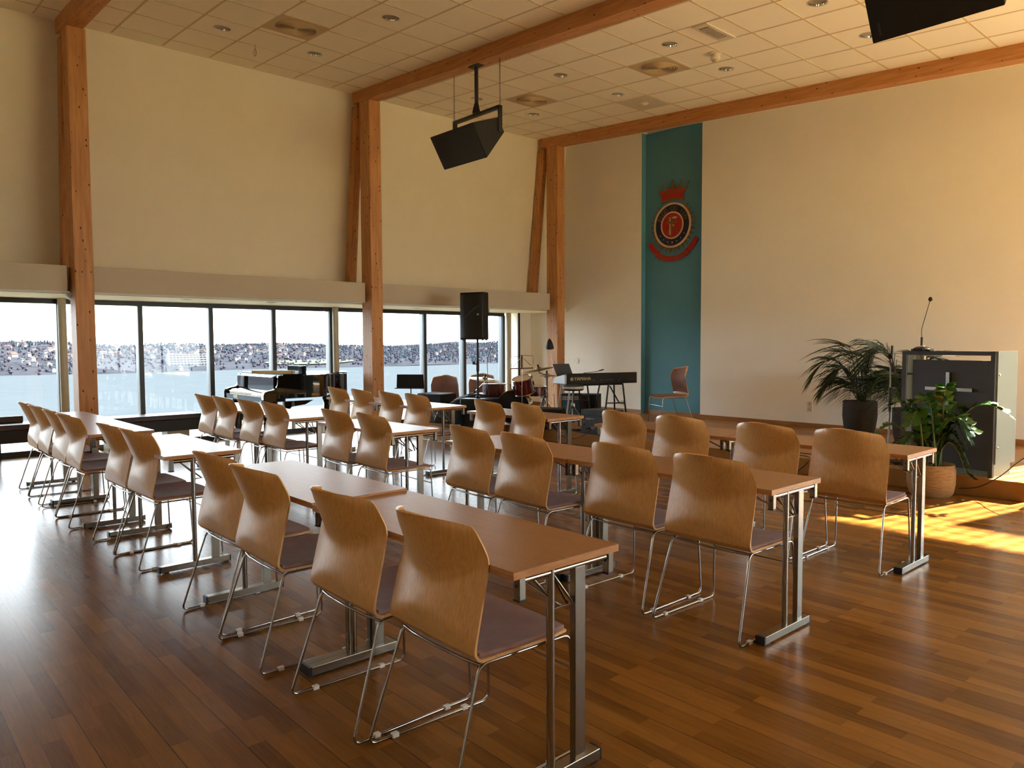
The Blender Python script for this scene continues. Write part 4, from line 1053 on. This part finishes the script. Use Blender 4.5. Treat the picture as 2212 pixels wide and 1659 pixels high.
# reading lamp
t = thing('floor_lamp', (-9.02, 8.95, STZ), 0, 'slim floor lamp with dark cone shade left of the corner column', 'floor lamp')
m = MB(); m.tube([(.08, .02, .03), (.06, .01, .6), (.0, 0, 1.20)], .006, 8); m.build('pole', M['steel'], t)
m = MB(); m.lathe([(.11, 0), (.11, .02), (.02, .035)], (.08, .02, 0), 24); m.build('base', M['black'], t)
Tl = Matrix.Rotation(radians(14), 3, 'X') @ Matrix.Rotation(radians(10), 3, 'Y')
m = MB(); m.lathe([(.068, -.06), (.064, -.03), (.045, .05), (.02, .10), (.006, .115)], (-.01, -.01, 1.255), 24, T=Tl); m.build('lamp_shade', M['blackm'], t)
m = MB(); m.lathe([(.063, -.063), (.02, -.060)], (-.01, -.01, 1.255), 24, T=Tl); m.build('shade_inside', M['cream'], t)
# keyboard on stand
u = Vector((.289, .957, 0)); vv = Vector((-.957, .289, 0)); K0 = Vector((-8.29, 8.56, STZ)); rzk = math.atan2(.957, .289)
t = thing('stage_keyboard', K0+Vector((0, 0, .62)), rzk, 'black stage keyboard seen from behind, with brand lettering', 'keyboard')
m = MB(); m.prism([(0, .0), (0, .175), (.02, .18), (.22, .14), (.38, .10), (.38, .0)], 0.02, 1.36, 'x'); m.build('case', M['blackm'], t, smooth=0, bevel=.006)
m = MB(); m.prism([(0, .01), (0, .15), (.05, .16), (.22, .13), (.39, .09), (.40, .01)], -.015, .02, 'x'); m.build('end_block', M['silver'], t, smooth=0, bevel=.006)
m = MB(); m.box(.10, 1.30, .24, .375, .10, .112, T=Matrix.Rotation(radians(-9), 4, 'X') @ Matrix.Translation((0, .02, .015))); m.build('keys', M['white'], t, smooth=0)
vs, fs = textmesh('YAMAHA', .075, .001, 'LEFT'); m = MB(); m.add([(v.x+.16, -.002-v.z, v.y+.09) for v in vs], fs); m.build('lettering', M['score'], t, smooth=0)
m = MB(); m.tube([(.115+.026*cos(a), -.002, .09+.026*sin(a)) for a in [2*pi*k/24 for k in range(24)]], .0028, 5, closed=True)
for k in range(3): a = pi*k/3+pi/2; m.tube([(.115+.022*cos(a), -.002, .09+.022*sin(a)), (.115-.022*cos(a), -.002, .09-.022*sin(a))], .0028, 5)
m.build('fork_logo', M['score'], t)
m = MB()
for x, w_ in ((.50, .05), (.64, .05), (.74, .16), (1.0, .04), (1.18, .03), (1.24, .03), (1.29, .02)): m.box(x, x+w_, -.002, .001, .05, .075)
m.build('socket_row', M['dgrey'], t, smooth=0)
t = thing('keyboard_stand', K0, rzk, 'black and silver trestle stand under the keyboard', 'stand')
for i, (x, mm) in enumerate(((.10, M['silver']), (.42, M['black']), (.82, M['black']), (1.10, M['black']))):
    m = MB()
    m.tube([(x, .03, .60), (x+(-.10 if i % 2 == 0 else .06), .0, .0)], .014, 8); m.tube([(x, .30, .60), (x+(-.10 if i % 2 == 0 else .06), .36, .0)], .014, 8); m.tube([(x, .03, .605), (x, .33, .605)], .014, 8)
    m.build('leg_frame', mm, t)
m = MB(); m.tube([(.05, .02, .36), (.44, .02, .36)], .010, 8); m.tube([(.78, .02, .30), (1.13, .02, .29)], .010, 8); m.tube([(.84, .02, .58), (1.02, .02, .30)], .012, 8); m.tube([(.10, .05, .605), (1.12, .05, .605)], .012, 8); m.build('crossbar', M['black'], t)
t = thing('keyboard_music_rest', K0+u*.06+vv*.28+Vector((0, 0, .75)), rzk, 'dark grey music rest standing on the left end of the keyboard', 'music rest')
m = MB(); m.prism([(-.06, 0), (.24, 0), (.16, .20), (-.14, .20)], 0, .008, 'y'); m.build('rest_panel', M['dgrey'], t, smooth=0)
t = thing('boom_microphone', K0+u*.42+vv*.15+Vector((0, 0, .785)), rzk, 'thin black microphone lying along the top of the keyboard', 'microphone')
m = MB(); m.tube([(0, 0, .012), (.22, 0, .028), (.38, 0, .06)], .005, 8); m.tube([(.30, 0, .045), (.38, 0, .062)], .010, 8); m.build('microphone_body', M['black'], t)
# amplifiers and boxes
t = cabinet('guitar_amplifier', (-8.62, 9.04, STZ), radians(42), .34, .26, .44, M['blackm'], 'guitar amplifier, blue light painted into its grille, behind the drum stool', 'amplifier', M['blue'])
m = MB(); m.box(-.15, .15, -.02, -.012, .34, .40); m.build('control_panel', M['silver'], t, smooth=0)
m = MB()
for k in range(7): m.lathe([(.011, 0), (.009, .012)], (-.12+.04*k, -.020, .37), 10, T=Matrix.Rotation(pi/2, 3, 'X'))
m.build('knob', M['black'], t)
cabinet('bass_cabinet', (-8.72, 9.55, STZ), radians(30), .34, .34, .40, M['blackm'], 'tall black speaker cabinet against the wall behind the keyboard', 'speaker cabinet', M['grille'])
t = thing('powered_mixer', (-7.27, 7.82, STZ), 0, 'black box amplifier with printed panel at the stage edge', 'amplifier')
m = MB(); m.box(0, .50, 0, .34, 0, .34); m.build('case', M['navyfab'], t, bevel=.008)
m = MB(); m.box(.015, .485, -.006, 0, .02, .255); m.build('rear_panel', M['dgrey'], t, smooth=0)
m = MB(); m.box(.01, .49, -.012, 0, .262, .335); m.build('handle_recess', M['black'], t, smooth=0, bevel=.004)
m = MB()
for x, z, w_ in ((.10, .22, .16), (.10, .207, .09), (.20, .10, .07), (.20, .085, .07), (.20, .07, .05), (.05, .17, .02)): m.box(x, x+w_, -.0075, -.006, z, z+.005)
m.box(.43, .47, -.008, -.006, .03, .045); m.build('printed_marking', M['silver'], t, smooth=0)
for x, z in ((.07, .13), (.12, .075), (.16, .08), (.30, .16), (.36, .05)):
    m = MB(); m.lathe([(.014, 0), (.011, .012)], (x, -.006, z), 12, T=Matrix.Rotation(pi/2, 3, 'X')); m.build('jack_socket', M['black'], t)
m = MB(); m.lathe([(.012, 0), (.010, .010)], (.36, -.012, .10), 12, T=Matrix.Rotation(pi/2, 3, 'X')); m.build('red_button', M['red'], t)
t = thing('floor_wedge_monitor', (-8.05, 7.50+.42, STZ), radians(25), 'black wedge floor monitor in front of the drum kit', 'monitor loudspeaker')
m = MB(); m.prism([(-.18, 0), (.20, 0), (.20, .10), (.02, .32), (-.14, .30)], -.27, .27, 'x'); m.build('cabinet', M['blackm'], t, bevel=.01)
m = MB(); m.prism([(-.185, .04), (-.15, .28), (-.146, .28), (-.181, .04)], -.24, .24, 'x'); m.build('connection_panel', M['black'], t, smooth=0)
t = thing('instrument_bag', (-8.80, 9.35, STZ), radians(30), 'black bag with shiny straps before the corner column', 'bag')
m = MB(); m.lathe([(.10, 0), (.19, .05), (.20, .22), (.17, .38), (.08, .43)], seg=16, T=Matrix.Diagonal((1.1, .8, 1)).to_3x3()); m.build('bag_body', M['blackm'], t)
m = MB()
for x in (-.04, .02, .08): m.tube([(x, -.155, .10), (x+.01, -.165, .25), (x, -.13, .38)], .009, 6)
m.build('strap', M['steel'], t)
t = thing('small_tripod', (-9.35, 9.1, STZ), 0, 'small dark folding tripod behind the hi-hat', 'tripod')
m = MB(); tripod(m, 0, 0, 0, .13, .34, .010); m.box(-.05, .05, -.03, .03, .33, .44); m.build('tripod_body', M['dgrey'], t, smooth=0)
# effects boxes and cable tangle at the stage edge
for i, (x, y, w_, lab) in enumerate(((-7.95, 7.93, .16, 'small dark effects box at the stage edge under the far table'), (-7.72, 7.96, .12, 'smaller black power supply beside the effects box on the stage edge'))):
    t = thing('effects_box', (x, y, STZ), radians(10), lab, 'effects box')
    m = MB(); m.box(-w_/2, w_/2, -.05, .05, 0, .075); m.build('box_body', M['dgrey'] if i == 0 else M['black'], t, bevel=.004)
    m = MB(); m.lathe([(.012, .075), (.010, .09)], (.02, 0, 0), 10); m.build('knob', M['silver'], t)
rnd = random.Random(9)
m = MB()
for k in range(7):
    x0 = -7.75+.06*k; pts = [(x0+rnd.uniform(-.2, .2), 7.98+rnd.uniform(-.10, .16), STZ+.006+.006*rnd.random()) for _ in range(6)]
    m.tube(smoothpts(pts, 5), .0045, 5)
tag(m.build('cable_tangle', M['black']), 'tangle of black cables on the stage beside the box amplifier', 'cable', kind='stuff')
cable([(-8.1, 7.9, STZ+.006), (-8.2, 7.83, STZ+.004), (-8.27, 7.78, .10), (-8.30, 7.72, .02), (-8.25, 7.6, .006), (-8.1, 7.55, .006)], 'black cable drooping over the stage edge left of the far row table leg')
cable([(-7.93, 7.86, STZ+.006), (-7.98, 7.79, .16), (-8.03, 7.74, .06), (-8.02, 7.7, .006), (-7.9, 7.66, .006)], 'second black cable drooping over the stage edge beside the effects box')
cable([(-7.02, 7.80, .26), (-7.10, 7.76, .20), (-7.20, 7.73, .13), (-7.40, 7.73, .09), (-7.62, 7.75, .13), (-7.74, 7.79, STZ+.01)], 'black cable looping from the box amplifier across the stage front')
cable([(-4.9, 8.4, STZ+.006), (-4.6, 8.25, STZ+.006), (-4.2, 8.18, STZ+.006), (-3.8, 8.22, STZ+.006), (-3.4, 8.3, STZ+.006)], 'black cable lying along the stage behind the far row chairs')
cable([(-4.55, 8.10, STZ+.006), (-4.2, 8.02, STZ+.006), (-3.95, 7.95, STZ+.006), (-3.92, 7.86, .13), (-3.98, 7.82, .06), (-4.05, 7.78, .006), (-4.3, 7.7, .006)], 'black cable dropping over the stage edge between two far row chairs')

# ------------------------------------------------------------------ outside
m = MB(); m.box(-30, -12.0, -40, 60, -1.6, -1.2)
M['gravel'] = mat('frosty_ground', (.33,.33,.31), .95, spec=.0, var=.2, scale=3)
tag(m.build('outdoor_ground', M['gravel'], smooth=0), 'pale ground just outside the windows', 'ground', kind='structure')
m = MB(); m.box(-10, 30, 11.25, 60, -.5, -.3); m.box(4.9, 40, -30, 11.25, -.5, -.3)  # unseen ground added, pale so it bounces warm sun onto ceiling and walls
M['bounce_pale'] = mat('pale_bounce_ground', (.72,.66,.50), .95, spec=.05, var=.2, scale=3)
tag(m.build('bounce_ground', M['bounce_pale'], smooth=0), 'unseen pale ground added to bounce sunlight into the room', 'bounce_ground', kind='structure')
t = thing('outdoor_vent_box', (-16.5, 1.75, -1.2), 0, 'small grey box standing outside the far left window', 'box')
m = MB(); m.box(-.3, .3, -.16, .16, 0, .62); m.build('box_body', M['sgrey'], t, smooth=0); m = MB(); m.box(-.33, .33, -.18, .18, .62, .66); m.build('box_lid', M['white'], t, smooth=0)
def watermat():
    m, nt, b = new_mat('fjord_water'); N = nt.nodes; L = nt.links
    b.inputs['Base Color'].default_value = (*lin((.16,.185,.215)), 1); b.inputs['Roughness'].default_value = 1; b.inputs['Specular IOR Level'].default_value = 0
    tc = N.new('ShaderNodeTexCoord'); mp = N.new('ShaderNodeMapping'); mp.inputs['Scale'].default_value = (.06, .03, 1); nz = N.new('ShaderNodeTexNoise'); nz.inputs['Scale'].default_value = 1.5; nz.inputs['Detail'].default_value = 9; nz.inputs['Roughness'].default_value = .7
    r = N.new('ShaderNodeValToRGB'); r.color_ramp.elements[0].position = .3; r.color_ramp.elements[1].position = .7
    r.color_ramp.elements[0].color = (*lin((.16,.185,.215)), 1); r.color_ramp.elements[1].color = (*lin((.18,.205,.235)), 1)
    L.new(tc.outputs['Object'], mp.inputs[0]); L.new(mp.outputs[0], nz.inputs['Vector']); L.new(nz.outputs['Fac'], r.inputs[0]); L.new(r.outputs[0], b.inputs['Base Color'])
    return m
M['water'] = watermat()
m = MB(); m.box(-1100, -30, -1500, 2500, -33, -30.5); tag(m.build('fjord', M['water'], smooth=0), 'wide pale blue fjord between the windows and the far shore', 'water', kind='structure')
# far shore terrain
def hill(x, y):
    s = max(0, (-x-955-18*sin(y*.006)-10*sin(y*.017))/520)
    top = 33+5*sin(y*.004+1.2)+3.5*sin(y*.011+.3)+2*sin(y*.03)
    return -30.8+top*min(1, s)**.8*(1+.05*sin(x*.02+y*.013))
nx, ny = 26, 120; vs = []; fs = []
for i in range(nx):
    for j in range(ny):
        x = -940-30*i; y = -1200+32*j; vs.append((x, y, hill(x, y)))
for i in range(nx-1):
    for j in range(ny-1): fs.append((i*ny+j, (i+1)*ny+j, (i+1)*ny+j+1, i*ny+j+1))
M['hill'] = mat('far_hillside', (.13,.14,.17), .95, spec=.0, var=.25, scale=.02)  # distance haze painted in as a bluish tint of the hillside
o = MB().add(vs, fs).build('far_hillside', M['hill'], smooth=60); tag(o, 'low hillside across the fjord', 'hillside', kind='structure')
rnd = random.Random(21)
def spot():
    d = rnd.random()**.8; y = rnd.uniform(-150, 1250); return y, d
def forest(name, m_, n, h0, h1, wd, keep, lab, conic):
    mb = MB(); k = 0
    while k < n:
        y = rnd.uniform(-250, 1350); x = -962-rnd.random()**.9*560
        if not keep(x, y): continue
        h = rnd.uniform(h0, h1); w = h*wd*rnd.uniform(.8, 1.3); z = hill(x, y)-.5; k += 1
        a0 = rnd.random()*6
        if conic:
            pv = [(x+w*cos(a0+2*pi*q/5), y+w*sin(a0+2*pi*q/5), z+h*.1) for q in range(5)]+[(x, y, z+h)]
            mb.add(pv, [(q, (q+1) % 5, 5) for q in range(5)])
        else:
            r1 = [(x+w*.6*cos(a0+2*pi*q/5), y+w*.6*sin(a0+2*pi*q/5), z+h*.15) for q in range(5)]; r2 = [(x+w*cos(a0+2*pi*q/5+.5), y+w*sin(a0+2*pi*q/5+.5), z+h*.6) for q in range(5)]
            mb.add(r1+r2+[(x, y, z+h)], [(q, (q+1) % 5, 5+(q+1) % 5, 5+q) for q in range(5)]+[(5+q, 5+(q+1) % 5, 10) for q in range(5)])
    tag(mb.build(name, m_, smooth=0), lab, 'trees', kind='stuff')
M['bare'] = mat('bare_wood_trees', (.155,.15,.19), .95, spec=.0, var=.2, scale=.05)  # bluish tint paints distance haze over the bare trees
M['conif'] = mat('distant_conifers', (.12,.155,.185), .95, spec=.0, var=.2, scale=.05)  # conifers tinted bluish as well, haze painted into the colour
forest('bare_woodland', M['bare'], 4200, 3, 6, .42, lambda x, y: True, 'bare purplish-brown trees across the far hillside', False)
forest('conifer_ridge', M['conif'], 1800, 5, 9, .26, lambda x, y: x < -1330 or y > 620 or rnd.random() < .12, 'dark evergreen trees along the ridge and right of the far shore', True)
M['housew'] = mat('white_house_wall', (.33,.34,.36), .9, spec=0)
M['houser'] = mat('house_roof_dark', (.17,.17,.20), .9, spec=0)
M['houser2'] = mat('house_roof_red', (.23,.19,.19), .9, spec=0)
def house_proto(i):
    w, d, h = ((6.5, 5, 3.0), (8.5, 5.5, 3.4), (5, 5, 3.8))[i]
    mb = MB(); mb.box(-w/2, w/2, -d/2, d/2, -2, h); mb.prism([(-d/2, h), (d/2, h), (0, h+1.7)], -w/2, w/2, 'x')
    o = mb.build('far_house', M['housew'], smooth=0); tag(o, 'small pale gabled house among many on the far shore', 'house', 'houses on the far shore')
    r = MB(); s = .35
    r.prism([(-d/2-.5, h-.1), (0, h+1.8), (d/2+.5, h-.1), (d/2+.5, h+.25), (0, h+2.15), (-d/2-.5, h+.25)], -w/2-.4, w/2+.4, 'x')
    r.build('roof', M['houser'] if i != 1 else M['houser2'], o, smooth=0); return o
HP = [house_proto(i) for i in range(3)]
placed = []
def try_house():
    for _ in range(40):
        y = rnd.uniform(40, 1120); x = -975-rnd.random()**.75*440
        if 285 < y < 420 and -1110 < x < -985: continue
        if y > 640 and rnd.random() < .8: continue
        if 420 < y < 640 and x > -1090: continue
        if all(hypot(x-a, y-b) > 13 for a, b in placed): placed.append((x, y)); return x, y
    return None
k = 0
while k < 215:
    p = try_house()
    if p is None: break
    if k < 3: o = HP[k]; o.location = (p[0], p[1], hill(*p)); o.rotation_euler = (0, 0, rnd.uniform(0, pi))
    else: o = dup(HP[k % 3], loc=(p[0], p[1], hill(*p)+.5), rz=rnd.uniform(0, pi))
    k += 1
t = thing('terraced_building', (-1020, 352, hill(-1020, 352)), 0, 'wide white terraced building stepping down the far shore', 'building')
for k in range(5):
    m = MB(); m.box(-4-9*k-9, -4-9*k, -36+2.5*k, 24+1.0*k, -3, 4+3.0*(k+0)); m.build('terrace_storey', M['housew'], t, smooth=0)
    m = MB()
    for q in range(13): m.box(-4-9*k+.05, -4-9*k+.3, -33+2.5*k+4.4*q, -33+2.5*k+4.4*q+2.6, 1.6+3.0*k, 3.2+3.0*k)
    m.build('window_band', M['houser'], t, smooth=0)
m = MB(); n_ = 20; m.add([(-985-55*sin(2*pi*q/n_)*.6-45, 520+70*cos(2*pi*q/n_), hill(-985-55*sin(2*pi*q/n_)*.6-45, 520+70*cos(2*pi*q/n_))+1.6) for q in range(n_)], [tuple(range(n_))])
M['field'] = mat('pale_green_field', (.23,.27,.23), .95, spec=0)
tag(m.build('field', M['field'], smooth=0), 'pale green field by the far shore', 'field', kind='structure')

# ------------------------------------------------------------------ light
wd = bpy.data.worlds.new('World'); SC.world = wd; wd.use_nodes = True; nt = wd.node_tree
bg = nt.nodes['Background']
sk = nt.nodes.new('ShaderNodeTexSky'); sk.sky_type = 'HOSEK_WILKIE'; sk.turbidity = 4; sk.sun_direction = Vector((.2, .8, .55)).normalized(); sk.ground_albedo = .5
mx = nt.nodes.new('ShaderNodeMix'); mx.data_type = 'RGBA'; mx.inputs[0].default_value = .25
mx.inputs[6].default_value = (.86, .93, 1.0, 1); nt.links.new(sk.outputs[0], mx.inputs[7]); nt.links.new(mx.outputs[2], bg.inputs['Color'])
bg.inputs['Strength'].default_value = 15
sd = bpy.data.lights.new('sun', 'SUN'); sd.energy = 95; sd.angle = radians(.9); sd.color = (1, .87, .64)
so = bpy.data.objects.new('sun', sd); C.objects.link(so)
d = Vector((.214, .977, .732)).normalized(); so.rotation_euler = d.to_track_quat('Z', 'Y').to_euler(); so.location = (6, 30, 20)

# ------------------------------------------------------------------ camera
cd = bpy.data.cameras.new('camera'); cam = bpy.data.objects.new('camera', cd); C.objects.link(cam); SC.camera = cam
cd.sensor_fit = 'HORIZONTAL'; cd.sensor_width = 36; cd.lens = 36*1614.8/2212; cd.clip_end = 5000; cd.clip_start = .05
X = Vector((0.66689651, 0.74513516, -0.00475794)); Y = Vector((-0.03658942, 0.03912374, 0.99856424)); Z = -Vector((-0.74425147, 0.66576492, -0.05335555))
cam.matrix_world = Matrix(((X.x, Y.x, Z.x, 0), (X.y, Y.y, Z.y, 0), (X.z, Y.z, Z.z, 1.45), (0, 0, 0, 1)))
SC.view_settings.view_transform = 'Standard'; SC.view_settings.look = 'None'; SC.view_settings.gamma = 1; SC.view_settings.exposure = .08
SC.view_settings.use_curve_mapping = False
SC.cycles.use_denoising = True
SC.cycles.max_bounces = 10; SC.cycles.diffuse_bounces = 6; SC.cycles.glossy_bounces = 6; SC.cycles.transparent_max_bounces = 16
SC.cycles.sample_clamp_indirect = 8
